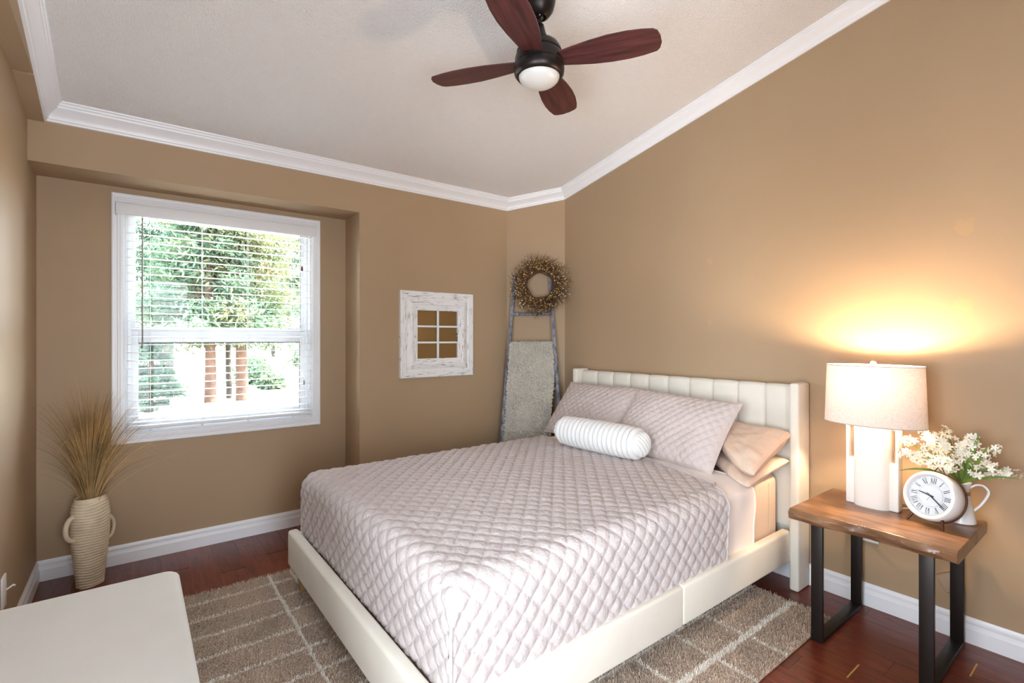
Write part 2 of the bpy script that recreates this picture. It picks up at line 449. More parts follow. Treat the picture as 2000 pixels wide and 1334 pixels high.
# mouldings: profile (inward offset, height) swept along polyline with mitred corners
def offset_poly(P, o):
    # P list of 2D points; inward = left normal * o
    out = []; n = len(P)
    def seg(i):
        a = Vector(P[i]); b = Vector(P[i + 1]); d = (b - a).normalized(); nn = Vector((d.y, -d.x)); return a + nn * o, d
    for i in range(n):
        if i == 0: out.append(seg(0)[0])
        elif i == n - 1: a, d = seg(n - 2); out.append(Vector(P[n - 1]) + Vector((d.y, -d.x)) * o)
        else:
            a, d = seg(i - 1); b, e = seg(i); den = d.x * e.y - d.y * e.x
            t = ((b.x - a.x) * e.y - (b.y - a.y) * e.x) / den; out.append(a + d * t)
    return out
def sweep(P, prof, zfun):
    offs = [offset_poly(P, o) for o, h in prof]; res = []
    k = len(prof)
    for i in range(len(P) - 1):
        m = MB(); vs = []
        for j in (i, i + 1):
            for (o, h), ol in zip(prof, offs): p = ol[j]; vs.append((p.x, p.y, zfun(p.y) + h))
        fs = [(a, (a + 1) % k, (a + 1) % k + k, a + k) for a in range(k)] + [tuple(range(k))[::-1], tuple(range(k, 2 * k))]
        m.add(vs, fs); res.append(m)
    return res
crown = [(-.02, 0), (.010, 0), (.012, .008), (.017, .012), (.019, .022), (.026, .032), (.037, .043), (.050, .052), (.056, .058), (.058, .066), (.064, .069), (.066, .078), (.073, .081), (.075, .089), (-.02, .12)]
PC = [(XB(YR - .05), YR - .05), (XB(YM), YM), DG0, DG1, (XR, YR - .05)]
for i, (mm, lab) in enumerate(zip(sweep(PC, crown, Zc), ['along the bulkhead on the left', 'above the window recess', 'across the angled corner wall', 'climbing along the headboard wall'])):
    struct(mm.build('trim_%d' % (i + 1), TRIM, angle=25), 'white stepped crown moulding ' + lab, 'crown moulding')
ZBB = .1174
base = [(-.01, 0), (.015, 0), (.015, .066), (.0125, .069), (.0115, .073), (.0095, .088), (.0115, .092), (.0115, .101), (.006, .109), (.004, ZBB), (-.01, ZBB)]
PB = [(XL, YR), (XL, YA), (XA, YA), (XA, YM), DG0, DG1, (XR, YR)]
for mm, side, lab in zip(sweep(PB, base, lambda y: 0), ['left', 'window', 'recess', 'back', 'corner', 'right'],
        ['along the pale wall by the vase', 'below the window', 'on the return of the window recess', 'below the white wall frame', 'in the angled corner behind the ladder', 'behind the bedside table']):
    struct(mm.build('baseboard_' + side, TRIM, angle=25), 'white profiled baseboard ' + lab, 'baseboard')

# floor: underlay slab with separate planks
m = MB(); m.box((XL - T, YR - T, -.15), (XR + T, YA + T, -.003))
floor = struct(m.build('floor', UNDER, smooth=False), 'glossy dark cherry plank floor of the bedroom', 'floor')
PW = .1378
bm = bmesh.new(); bmesh.ops.create_cube(bm, size=1)
for v in bm.verts: v.co = Vector((v.co.x, v.co.y + .5, v.co.z - .5))
pk = bpy.data.meshes.new('plank'); bm.to_mesh(pk); bm.free(); pk.materials.append(WOODF)
known = {0: 3.508, 12: .7795, 15: .4725, -4: 3.589, -2: 3.389, 4: 3.36, 14: 1.02}
def plank(x0, x1, ya, yb):
    if x1 - x0 < .01 or yb - ya < .01: return
    o = bpy.data.objects.new('plank', pk); COL.objects.link(o); o.parent = floor
    o.location = ((x0 + x1) / 2, ya, 0); o.scale = (x1 - x0 - .0014, yb - ya, .012)
c0 = int(math.floor((XL - .02 - .683) / PW)); c1 = int(math.ceil((XR + .02 - .683) / PW))
for c in range(c0, c1):
    x0 = max(.683 + c * PW, XL - .03); x1 = min(.683 + (c + 1) * PW, XR + .03)
    ref = known.get(c, 3.0 + ((c * 0.47) % 1.2)); gap = .007 if c in known else .0012
    js = sorted([ref + k * 1.21 for k in range(-4, 2) if YR < ref + k * 1.21 < YA])
    ed = [YR - .03] + js + [YA + .03]
    for a, b in zip(ed[:-1], ed[1:]):
        g0 = gap / 2 if (a in js and abs(a - ref) < .01) else .0006
        g1 = gap / 2 if (b in js and abs(b - ref) < .01) else .0006
        plank(x0, x1, a + g0, b - g1)

# ------------------------------------------------------------------ window 1
def mitred(rect, prof, yplane, names, mat, parent, uv=False, world=True):
    x0, x1, z0, z1 = rect; obs = []
    def corner(k, t): return [(x0 + t, z1 - t), (x1 - t, z1 - t), (x1 - t, z0 + t), (x0 + t, z0 + t)][k]
    k = len(prof)
    for s in range(4):
        m = MB(); vs = []
        for e in (s, (s + 1) % 4):
            for t, d in prof: cx, cz = corner(e, t); vs.append((cx, yplane - d, cz))
        m.add(vs, [(a, (a + 1) % k, (a + 1) % k + k, a + k) for a in range(k)] + [tuple(range(k))[::-1], tuple(range(k, 2 * k))])
        me = m.mesh(names, True, 30)
        if uv:
            ul = me.uv_layers.new(name='UVMap')
            for lp in me.loops:
                co = me.vertices[lp.vertex_index].co
                u, v = (co.x, co.z) if s % 2 == 0 else (co.z, co.x)
                ul.data[lp.index].uv = (u + 3.7 * s, v + 2.3 * s)
        obs.append(link(me, names, mat, parent, world))
    return obs
win = struct(thing('window_1', None, None, (.51, YA, WZ0)), 'white single-hung window with moulded casing looking onto pines', 'window')
cas = [(0, 0), (0, .012), (.006, .02), (.018, .02), (.022, .016), (.028, .016), (.032, .02), (.036, .016), (.041, .016), (.045, .02), (.058, .02), (.063, .014), (.066, .012), (.066, 0)]
mitred((WX0, WX1, WZ0, WZ1), cas, YA, 'casing_board', TRIM, win)
def frame_rect(x0, x1, z0, z1, w, ya, yb, name, mat, parent, r=.003, wt=None, wb=None):
    wt = wt or w; wb = wb or w
    rbox(name, (x0, ya, z0), (x0 + w, yb, z1), r, mat, parent); rbox(name, (x1 - w, ya, z0), (x1, yb, z1), r, mat, parent)
    rbox(name, (x0 + w, ya, z1 - wt), (x1 - w, yb, z1), r, mat, parent); rbox(name, (x0 + w, ya, z0), (x1 - w, yb, z0 + wb), r, mat, parent)
frame_rect(HX0, HX1, HZ0, HZ1, .012, YA - .004, YA + T, 'jamb_board', VINYL, win, .001)
ix0, ix1, iz0, iz1 = HX0 + .012, HX1 - .012, HZ0 + .012, HZ1 - .012
frame_rect(ix0, ix1, iz0, iz1, .02, YA + .05, YA + .12, 'frame_member', VINYL, win, .003)
frame_rect(ix0 + .008, ix1 - .008, 1.385, iz1 - .008, .035, YA + .088, YA + .112, 'upper_sash_member', VINYL, win, .004, wt=.03, wb=.09)
frame_rect(ix0 + .012, ix1 - .012, iz0 + .012, 1.445, .045, YA + .058, YA + .086, 'lower_sash_member', VINYL, win, .004, wt=.075, wb=.055)
for nm, a, b, c, d, y in (('upper_pane', ix0 + .03, ix1 - .03, 1.46, iz1 - .03, YA + .1), ('lower_pane', ix0 + .05, ix1 - .05, iz0 + .06, 1.38, YA + .072)):
    m = MB(); m.box((a, y - .002, c), (b, y + .002, d)); m.build(nm, GLASS, win, True, False)
SEAL = M('grey_gasket', srgb(70, 72, 76), .7)
m = MB()
m.box((ix1 - .0605, YA + .056, iz0 + .062), (ix1 - .056, YA + .0585, 1.372)); m.box((ix0 + .056, YA + .056, 1.366), (ix1 - .056, YA + .0585, 1.371))
m.build('gasket', SEAL, win, True, False)
m = MB(); m.box((ix1 - .0455, YA + .0865, 1.475), (ix1 - .042, YA + .0885, iz1 - .038)); m.build('gasket', SEAL, win, True, False)
rbox('sash_latch', (.985, YA + .046, .955), (1.0, YA + .06, 1.02), .003, PLASTIC, win)

# side window and rear glazing (unseen openings, added to let daylight into the room)
def openwin(name, label, axis, at, a0, a1, z0, z1):
    w = struct(thing(name, None, None, (0, 0, 0)), label, 'window')
    for lo, hi in (((a0, z0), (a0 + .05, z1)), ((a1 - .05, z0), (a1, z1)), ((a0 + .05, z0), (a1 - .05, z0 + .05)), ((a0 + .05, z1 - .05), (a1 - .05, z1)), (((a0 + a1) / 2 - .025, z0 + .05), ((a0 + a1) / 2 + .025, z1 - .05))):
        if axis == 'y': rbox('frame_member', (lo[0], at - .1, lo[1]), (hi[0], at - .04, hi[1]), .003, VINYL, w)
        else: rbox('frame_member', (at - .1, lo[0], lo[1]), (at - .04, hi[0], hi[1]), .003, VINYL, w)
def pane(name, lo, hi, parent):
    m = MB(); m.box(lo, hi); m.build(name, GLASS, bpy.context.scene.objects[parent], True, False)
openwin('added_window_rear', 'tall white framed window added in the unseen rear wall to light the room', 'y', YR, -.3, .7, .2, 2.3)  # unseen, added for daylight; placed after the reflection in the recess window
openwin('added_window_left', 'white framed window added out of view in the left wall to light the room', 'x', XL, -.25, .95, .45, 2.05)  # invented opening out of view, brightens the bed foot and headboard wall

pane('pane', (-.25, YR - .072, .25), (.175, YR - .068, 2.25), 'added_window_rear'); pane('pane', (.225, YR - .072, .25), (.65, YR - .068, 2.25), 'added_window_rear')
pane('pane', (XL - .072, -.2, .5), (XL - .068, .325, 2.0), 'added_window_left'); pane('pane', (XL - .072, .375, .5), (XL - .068, .9, 2.0), 'added_window_left')
# ------------------------------------------------------------------ blind
YB = YA - .042
bl = thing('window_blind', 'white horizontal slat blind, lowered with open slats, over the window', 'blind', (.51, YB, 2.2))
rbox('valance', (-.088, YA - .082, 2.158), (1.085, YA - .072, 2.228), .003, SLATM, bl)
rbox('valance_return', (-.088, YA - .072, 2.158), (-.08, YA - .02, 2.228), .002, SLATM, bl)
rbox('valance_return', (1.077, YA - .072, 2.158), (1.085, YA - .02, 2.228), .002, SLATM, bl)
rbox('headrail', (-.03, YA - .066, 2.178), (1.055, YA - .022, 2.222), .002, SLATM, bl)
bm = bmesh.new()
n = 6; prof = [(-.0245 + .049 * i / (n - 1), .0022 * (1 - (2 * i / (n - 1) - 1) ** 2)) for i in range(n)]
sl = MB(); L0, L1 = -.036, 1.06
vs = [(x, y, z + dz) for x in (L0, L1) for dz, pr in ((.0014, prof), (-.0014, prof[::-1])) for y, z in pr]
k = 2 * n; sl.add(vs, [(a, (a + 1) % k, (a + 1) % k + k, a + k) for a in range(k)] + [tuple(range(k))[::-1], tuple(range(k, 2 * k))])
slm = sl.mesh('slat', True, 50); slm.materials.append(SLATM)
zs = [2.148 - .0494 * k for k in range(26)] + [.8755]
for i, z in enumerate(zs):
    o = bpy.data.objects.new('slat', slm); COL.objects.link(o); o.parent = bl; o.matrix_parent_inverse = Matrix.Translation(-Vector(bl.location))
    o.location = (0, YB, z); o.rotation_euler = (math.radians(2 + random.uniform(-1.2, 1.2)), random.uniform(-.0012, .0012) + (.004 if i > 22 else 0), 0)
rbox('bottom_rail', (-.036, YB - .026, .832), (1.06, YB + .026, .852), .004, SLATM, bl, mtx=None)
for cx in (.083, .362, .633, .926):
    for yy in (YB - .0265, YB + .0265):
        m = MB(); m.tube([(cx, yy, 2.19), (cx, yy, .84)], .0011, 5); m.build('ladder_cord', SLATM, bl, True)
    m = MB(); m.sphere((cx, YB - .02, .828), .007); m.build('cord_plug', SLATM, bl, True)
m = MB(); m.tube([(.042, YB - .034, 2.15), (.042, YB - .034, 1.335)], .0042, 8); m.build('tilt_wand', CHROME, bl, True)
for cx in (.985, 1.0):
    m = MB(); m.tube([(cx, YB - .032, 2.17), (cx, YB - .032, 1.1)], .0011, 5); m.build('lift_cord', SLATM, bl, True)
for z in (1.9, 1.06):
    m = MB(); m.lathe([(.003, .03), (.006, .024), (.008, 0), (.006, -.004)], 10, (.985 if z > 1.5 else 1.0, YB - .032, z)); m.build('cord_tassel', COPPER if z > 1.5 else CHROME, bl, True)
m = MB(); m.tube([(-.03, YB - .03, .93), (-.03, YB - .03, .83)], .001, 5); m.lathe([(.003, .03), (.006, .02), (.007, 0)], 10, (-.03, YB - .03, .80)); m.build('cord_tassel', SLATM, bl, True)

# ------------------------------------------------------------------ wall frame with muntins
PX0, PX1, PZ0, PZ1 = 1.645, 2.3199, 1.0846, 1.7755
pf = thing('window_pane_frame', 'distressed white wooden frame with six panes on the wall', 'wall decor', (1.98, YM, PZ0))
fp = [(0, 0), (0, .026), (.004, .03), (.05, .03), (.056, .026), (.066, .026), (.072, .03), (.104, .034), (.11, .028), (.12, .026), (.148, .024), (.152, .02), (.152, 0)]
mitred((PX0, PX1, PZ0, PZ1), fp, YM, 'frame_rail', DWHITE, pf, uv=True)
IX0, IX1, IZ0, IZ1 = PX0 + .15, PX1 - .15, PZ0 + .15, PZ1 - .15
cxm = (IX0 + IX1) / 2; MUNT = M('white_muntin', srgb(228, 228, 228), .5)
rbox('muntin', (cxm - .009, YM - .02, IZ0), (cxm + .009, YM - .006, IZ1), .002, MUNT, pf)
hz = (IZ1 - IZ0) / 3
for i in (1, 2): 
    for a, b in ((IX0, cxm - .009), (cxm + .009, IX1)):
        rbox('muntin', (a, YM - .019, IZ0 + i * hz - .008), (b, YM - .006, IZ0 + i * hz + .008), .002, MUNT, pf)
PANE = glass('amber_tinted_pane', (.93, .86, .72, 1))
for i in range(3):
    for a, b in ((IX0 - .003, cxm), (cxm, IX1 + .003)):
        m = MB(); m.box((a, YM - .0045, IZ0 + i * hz), (b, YM - .0025, IZ0 + (i + 1) * hz)); m.build('pane', PANE, pf, True, False)

# ------------------------------------------------------------------ ceiling fan
FX, FY = 1.47, 1.717
fan = thing('ceiling_fan', 'bronze ceiling fan with four dark mahogany blades and frosted globe', 'ceiling fan', (FX, FY, ZCE(FY)))
FZ = lambda z: z - ZCE(FY)
L = lambda prof: [(r, FZ(z)) for r, z in prof]
m = MB(); m.lathe(L([(.076, 3.075), (.077, 2.97), (.074, 2.93), (.064, 2.895), (.046, 2.87), (.032, 2.862), (.03, 2.87), (.02, 2.885)]), 40); m.build('canopy', BRONZE, fan)
m = MB(); m.sphere((0, 0, FZ(2.878)), .026, 16, 10); m.build('hanger_ball', M('black_gloss', srgb(14, 12, 12), .15), fan)
m = MB(); m.tube([(0, 0, FZ(2.87)), (0, 0, FZ(2.79))], .0105, 14); m.build('downrod', BRONZE, fan)
m = MB(); m.lathe(L([(.014, 2.835), (.022, 2.828), (.028, 2.80), (.04, 2.765), (.046, 2.75), (.03, 2.748)]), 32); m.build('coupling_cover', BRONZE, fan)
m = MB(); m.lathe(L([(.03, 2.755), (.06, 2.75), (.088, 2.735), (.1, 2.715), (.104, 2.70), (.101, 2.698), (.101, 2.692), (.106, 2.69), (.111, 2.675), (.112, 2.645), (.108, 2.642), (.05, 2.64)]), 48); m.build('motor_housing', BRONZE, fan)
m = MB(); m.lathe(L([(.1, 2.645), (.112, 2.641), (.1155, 2.625), (.113, 2.605), (.103, 2.592), (.095, 2.59), (.092, 2.6), (.06, 2.61)]), 48); m.build('light_ring', BRONZE, fan)
m = MB(); m.lathe(L([(.05, 2.606)] + [(.0935 * math.cos(a), 2.596 - .05 * math.sin(a)) for a in [PI / 2 * i / 10 for i in range(10)]] + [(1e-6, 2.546)]), 48); m.build('globe', GLOBE, fan)
# blade outline: local x outward, y CCW
out = [(.085, -.042), (.11, -.047), (.16, -.058), (.24, -.073), (.32, -.083), (.40, -.083), (.46, -.076), (.505, -.066), (.522, -.052), (.533, -.02), (.536, .02), (.528, .05), (.515, .066), (.46, .078), (.40, .084), (.32, .083), (.24, .074), (.16, .058), (.11, .046), (.085, .04)]
bm = bmesh.new(); th = .006
tp = [bm.verts.new((x, y, th / 2)) for x, y in out]; bt = [bm.verts.new((x, y, -th / 2)) for x, y in out]
bm.faces.new(tp); bm.faces.new(bt[::-1])
for i in range(len(out)): j = (i + 1) % len(out); bm.faces.new((tp[i], bt[i], bt[j], tp[j]))
bmesh.ops.recalc_face_normals(bm, faces=bm.faces)
bme = bpy.data.meshes.new('blade'); bm.to_mesh(bme); bm.free(); bme.materials.append(BLADE)
for k in range(4):
    o = bpy.data.objects.new('blade', bme); COL.objects.link(o); o.parent = fan
    a = math.radians(-57 + 90 * k)
    o.matrix_local = Matrix.Translation((0, 0, FZ(2.66))) @ Matrix.Rotation(a, 4, 'Z') @ Matrix.Rotation(math.radians(-8), 4, 'X')

# ------------------------------------------------------------------ bed frame
bed = thing('bed_frame', 'cream upholstered bed frame with channelled winged headboard', 'bed', (1.85, 2.08, 0))
BX0, BY0, BY1 = .672, 1.244, 2.915
RZ0, RZ1 = .152, .335
rbox('foot_rail', (BX0, BY0, RZ0), (BX0 + .055, BY1, RZ1 + .008), .016, CREAM, bed, seg=4)
for y in (BY0, BY1 - .05):
    rbox('side_rail', (BX0 + .05, y, RZ0), (1.886, y + .05, RZ1 - .008), .014, CREAM, bed, seg=4)
    rbox('side_rail', (1.884, y + .001, RZ0), (2.915, y + .051, RZ1 - .008), .014, CREAM, bed, seg=4)
def wing(y0, y1):
    rbox('wing', (2.893, y0, 0), (3.04, y1, 1.15), .014, CREAM, bed, seg=4)
wing(1.197, 1.247); wing(2.907, 2.957)
rbox('headboard_back', (2.985, 1.245, .12), (3.038, 2.909, 1.125), .01, CREAM, bed, seg=3)
ncol = 10; cw = (2.909 - 1.245) / ncol
nu, nv = 17, 40
for c in range(ncol):
    ya = 1.245 + c * cw
    u = np.linspace(0, 1, nu)[:, None]; w = np.linspace(0, 1, nv)[None, :]
    puff = (np.sin(PI * u) ** .28) * np.ones_like(w)
    topc = np.clip((1 - w) / .02, 0, 1) ** .5 
    X = 2.99 - .045 * (.5 + .5 * puff) * (.45 + .55 * topc)
    Y = ya + u * cw + 0 * w; Zz = .34 + (1.138 - .34) * w - .006 * (1 - puff) * (w > .9)
    V = np.stack([X, Y + 0 * X, Zz + 0 * X], -1).reshape(-1, 3)
    back = np.array([[3.0, ya, .34], [3.0, ya + cw, .34], [3.0, ya + cw, 1.13], [3.0, ya, 1.13]])
    # close the top back to the headboard
    V2 = V.reshape(nu, nv, 3)[:, -1, :].copy(); V2[:, 0] = 3.03; V2[:, 2] = 1.126
    i0 = len(V); V = np.concatenate([V, V2])
    F = list(map(tuple, grid_faces(nu, nv)))
    F += [(i * nv + nv - 1, i0 + i, i0 + i + 1, (i + 1) * nv + nv - 1) for i in range(nu - 1)]
    link(np_mesh('headboard_channel', V, np.array(F)), 'headboard_channel', CREAM, bed, True)
for x, y in ((.775, 1.47), (.745, 2.862), (1.85, 2.08), (1.75, 1.47), (1.75, 2.69), (2.8, 1.47), (2.8, 2.69)):
    m = MB(); s = .03; zf = .011 if x < 2.7 else 0
    m.add([(x - s, y - s, RZ0 + .02), (x + s, y - s, RZ0 + .02), (x + s, y + s, RZ0 + .02), (x - s, y + s, RZ0 + .02)] + [(x - s * .7, y - s * .7, zf), (x + s * .7, y - s * .7, zf), (x + s * .7, y + s * .7, zf), (x - s * .7, y + s * .7, zf)],
          [(0, 1, 2, 3), (7, 6, 5, 4), (0, 4, 5, 1), (1, 5, 6, 2), (2, 6, 7, 3), (3, 7, 4, 0)])
    m.build('leg', BIRCH, bed, True, False)
for i in range(9):
    x = .9 + i * .24; rbox('slat', (x, BY0 + .052, .19), (x + .07, BY1 - .052, .208), .003, BIRCH, bed)
# mattress
ML0, ML1, MT = .775, 2.93, .632
rbox('mattress', (.79, 1.315, .21), (2.925, 2.845, MT), .05, PEACH, None, seg=5)
props(bpy.context.scene.objects['mattress'], 'mattress in a peach fitted sheet, side showing at the headboard end', 'mattress')
m = MB(); m.tube([(2.80, 1.313, .22), (2.80, 1.3125, .595)], .0014, 5); m.build('sheet_seam', PEACH, bpy.context.scene.objects['mattress'])

# draped covers
def quilt_height(u, v, wx, wy, h):
    a = u / wx + v / wy; b = u / wx - v / wy
    sa = np.abs(np.sin(PI * a)); sb = np.abs(np.sin(PI * b))
    return h * (sa ** .45) * (sb ** .45)

def smooth_noise(shape, cell, amp, seed):
    g = np.random.default_rng(seed); n0, n1 = shape
    c0, c1 = int(n0 / cell) + 3, int(n1 / cell) + 3; G = g.uniform(-1, 1, (c0, c1))
    a = np.arange(n0) / cell; b = np.arange(n1) / cell; ia = a.astype(int); ib = b.astype(int); fa = a - ia; fb = b - ib
    fa = fa * fa * (3 - 2 * fa); fb = fb * fb * (3 - 2 * fb)
    A = G[np.ix_(ia, ib)] * (1 - fa)[:, None] * (1 - fb) + G[np.ix_(ia + 1, ib)] * fa[:, None] * (1 - fb) + G[np.ix_(ia, ib + 1)] * (1 - fa)[:, None] * fb + G[np.ix_(ia + 1, ib + 1)] * fa[:, None] * fb
    return amp * A

NTAB = np.random.default_rng(77).uniform(-1, 1, (64, 64))
def vnoise(a, b, cell, seed=0):
    a = a / cell + 17.3 * seed; b = b / cell + 9.1 * seed
    ia = np.floor(a).astype(int); ib = np.floor(b).astype(int); fa = a - ia; fb = b - ib
    fa = fa * fa * (3 - 2 * fa); fb = fb * fb * (3 - 2 * fb); T_ = lambda i, j: NTAB[i % 64, j % 64]
    return T_(ia, ib) * (1 - fa) * (1 - fb) + T_(ia + 1, ib) * fa * (1 - fb) + T_(ia, ib + 1) * (1 - fa) * fb + T_(ia + 1, ib + 1) * fa * fb

def cover(name, mat, label, cat, xf, y0, y1, zt, r, zbf, zbs, du, xend, foot=True, x_start=None, q=None, seed=1, nz=.004, rim=.008, rimmat=None):
    """sheet lying on the mattress, hanging over both sides (and the foot, with a seam at the corners)"""
    arc = PI / 2 * r; Ly = y1 - y0 - 2 * r; drops = zt - r - zbs; dropf = zt - r - zbf
    def surf(U, V):
        hs = np.where(V < 0, -V, np.where(V > Ly, V - Ly, 0))
        a = np.clip(hs, 0, arc) / r; hy = r * np.sin(a); dy = r * (1 - np.cos(a)) + np.clip(hs - arc, 0, None)
        Y = np.where(V < Ly / 2, y0 + r + np.maximum(V, 0) - hy, y0 + r + np.minimum(V, Ly) + hy)
        if foot:
            us = np.clip(-U, 0, None); b = np.clip(us, 0, arc) / r; hx = r * np.sin(b); dx = r * (1 - np.cos(b)) + np.clip(us - arc, 0, None)
            X = xf + r + np.maximum(U, 0) - hx
        else: X = U; dx = np.zeros_like(U)
        drop = np.hypot(dx, dy)
        Z = zt - drop + .02 * np.sin(PI * np.clip((Y - y0) / (y1 - y0), 0, 1)) * np.clip(1 - drop / .1, 0, 1)
        if foot: Z = np.maximum(Z, np.where(dx > dy, zbf, zbs))
        else: Z = np.maximum(Z, zbs)
        return np.stack([X, Y, Z], -1)
    def full(U, V):
        e = 1e-4; P = surf(U, V); gu = surf(U + e, V) - surf(U - e, V); gv = surf(U, V + e) - surf(U, V - e)
        N = np.cross(gu, gv); ln = np.linalg.norm(N, axis=-1, keepdims=True)
        N = np.where(ln > 1e-9, N / np.maximum(ln, 1e-12), np.array([-1., 0, 0]))
        h = nz * vnoise(U, V, .14, seed) + nz * .5 * vnoise(U, V, .05, seed + 3)
        if q: h = h + quilt_height(U, V, *q) + .0011 * vnoise(U, V, .014, seed + 5)
        return P + N * h[..., None]
    def yn(v):
        p = surf(np.array([[1.0 if foot else 2.3]]), np.array([[v]]))[0, 0]; return (p[1] - y0) / (y1 - y0)
    def edge_x(v):
        hs = max(0, -v, v - Ly); d = r * (1 - math.cos(min(hs, arc) / r)) + max(0, hs - arc)
        return xend(min(1, max(0, yn(v))), d, v < Ly / 2)
    Vs = []; Fs = []; off = 0; rimpts = []
    for (va, vb, ub) in ((-(arc + drops), -arc, -arc), (-arc, Ly + arc, -(arc + dropf)), (Ly + arc, Ly + arc + drops, -arc)):
        nv = max(8, int((vb - va) / du)); vv = np.linspace(va, vb, nv)
        ue = np.array([edge_x(v) for v in vv]) - ((xf + r) if foot else 0)
        u0 = np.full(nv, ub) if foot else np.full(nv, x_start)
        nu = int((ue.max() - u0.min()) / du); t = np.linspace(0, 1, nu)[:, None]
        U = u0[None] + (ue - u0)[None] * t; V = np.broadcast_to(vv, U.shape)
        P = full(U, V); Vs.append(P.reshape(-1, 3)); Fs.append(grid_faces(nu, nv, off)); off += P.shape[0] * P.shape[1]
        rimpts += list(P[-1][::4]) + [P[-1][-1]]
    me = np_mesh(name, np.concatenate(Vs), np.concatenate(Fs))
    bm = bmesh.new(); bm.from_mesh(me); bmesh.ops.remove_doubles(bm, verts=bm.verts, dist=.0004); bm.to_mesh(me); bm.free()
    o = link(me, name, mat); props(o, label, cat)
    rp = [rimpts[0]]
    for p in rimpts[1:]:
        if np.linalg.norm(p - rp[-1]) > .004: rp.append(p)
    mb = MB(); mb.tube([tuple(p) for p in rp], rim, 8); mb.build('bound_edge', rimmat or mat, o)
    return o

def q_end(n, d, near):
    # head-side edge of the quilt: folded back a little on the near side
    if near and d > 0: return 2.30 - .10 * max(0, d - .1) + .0 
    return 2.30 + .13 * min(1, n / .35) ** .7 if n < .35 else 2.43 + .02 * (n - .35)
QZ = .655
quilt = cover('quilted_bedspread', QUILT, 'mauve diamond-quilted bedspread covering the bed', 'bedspread', .745, 1.272, 2.89, QZ, .075, .325, .3215, .0047, q_end, True, None, (.078, .084, .0098), 3, .003, rim=.006)
# corner seam at the near foot corner
m = MB()
cpts = [(.768, 1.29, .598), (.752, 1.276, .575), (.744, 1.268, .54), (.742, 1.266, .48), (.741, 1.265, .42), (.741, 1.265, .36), (.742, 1.266, .331)]
m.tube(cpts, .006, 8); m.build('corner_seam', QUILT, quilt)
FL = thing
flz = QZ - .008
fleece = cover('fleece_blanket', FLEECE, 'pale pink fleece blanket folded out between bedspread and pillows', 'blanket', None, 1.285, 2.875, flz, .07, .3, .3235, .008,
    lambda n, d, near: 2.585 - (.04 * max(0, d - .1) if near else 0), False, 2.12, None, 11, .0035, rim=.005)

# ------------------------------------------------------------------ pillows
def pillow(name, label, cat, w, h, t, mtx, mat, q=None, seed=2, flange=.0, pw=.5, group=None, wr=.006, piping=True, sag=0, squash=0, hem=False, back=1):
    nu, nv = int(w / .0065), int(h / .0065)
    u = np.linspace(-1, 1, nu)[:, None]; v = np.linspace(-1, 1, nv)[None, :]
    prof = np.clip((1 - np.abs(u) ** 2.6), 0, None) ** pw * np.clip((1 - np.abs(v) ** 2.6), 0, None) ** pw
    # pulled-in edges between pointed corners
    X = w / 2 * u * (1 - .035 * (1 - v ** 2)); Y = h / 2 * v * (1 - .05 * (1 - u ** 2))
    X = X + 0 * v; Y = Y + 0 * u
    parts = []
    for s in (1, -1):
        Z = s * t / 2 * prof * (back if s < 0 else 1)
        hq = smooth_noise(X.shape, 16, wr, seed + s) * np.clip(prof * 2, 0, 1) + smooth_noise(X.shape, 6, wr * .35, seed + 9 + s) * np.clip(prof * 3, 0, 1)
        if q: hq = hq + quilt_height(X, Y, *q) * np.clip(prof * 4, 0, 1)
        parts.append(np.stack([X, Y, Z + s * hq], -1).reshape(-1, 3))
    V = np.concatenate(parts); F = np.concatenate([grid_faces(nu, nv), grid_faces(nu, nv, nu * nv, True)])
    if squash:
        sq = np.clip((w / 2 - V[:, 0]) / squash, 0, 1); sq = sq * sq * (3 - 2 * sq)
        V[:, 1] = h / 2 - (h / 2 - V[:, 1]) * (1 - .52 * sq); V[:, 2] *= (1 - .35 * sq)
    o = link(np_mesh(name, V, F), name, mat); o.matrix_world = mtx; props(o, label, cat, group)
    if hem:
        hp_ = V[:nu * nv].reshape(nu, nv, 3)[int(nu * (1 - .085 / w))]
        m = MB(); m.tube([tuple(p) for p in hp_[::2]], .0022, 6); m.build('hem_seam', mat, o)
    if piping:
        G = parts[0].reshape(nu, nv, 3)
        loop = [tuple(p) for p in list(G[:, 0]) + list(G[-1, 1:]) + list(G[::-1, -1][1:]) + list(G[0, ::-1][1:])]
        loop = loop[::2] + [loop[0]]
        m = MB(); m.tube(loop, .004, 6, cap=False); m.build('piping', mat, o)
    return o
def pose(center, xdir, ydir):
    x = Vector(xdir).normalized(); y = Vector(ydir); y = (y - x * y.dot(x)).normalized(); z = x.cross(y)
    return Matrix.Translation(center) @ Matrix((x, y, z)).transposed().to_4x4()
# local x along -Y (bed width), local y up the headboard; normal faces the foot (-X, up)
pillow('quilted_sham', 'mauve quilted pillow sham leaning against the headboard, ladder side', 'pillow', .74, .475, .15,
       pose((2.73, 2.575, .852), (0.02, -1, .005), (.62, .02, .78)), SHAM, (.056, .06, .009), 4, back=.4)
pillow('quilted_sham', 'mauve quilted pillow sham propped over the peach pillows, lamp side', 'pillow', .76, .468, .15,
       pose((2.658, 1.845, .848), (-.05, -1, -.03), (.63, .0, .80)), SHAM, (.056, .06, .009), 6, back=.4)
pillow('pillow', 'peach cotton pillow, upper of the stacked pair beside the bedside table', 'pillow', .60, .43, .125,
       pose((2.705, 1.540, .790), (-.02, -1, -.02), (.93, .0, .37)), PEACH, None, 12, wr=.010, piping=False, squash=.42, pw=.28, hem=True)
pillow('pillow', 'peach cotton pillow, lower of the stacked pair beside the bedside table', 'pillow', .60, .43, .085,
       pose((2.69, 1.55, .690), (-.02, -1, -.03), (.985, .0, .16)), PEACH, None, 22, wr=.010, piping=False, squash=.42, pw=.28, hem=True)
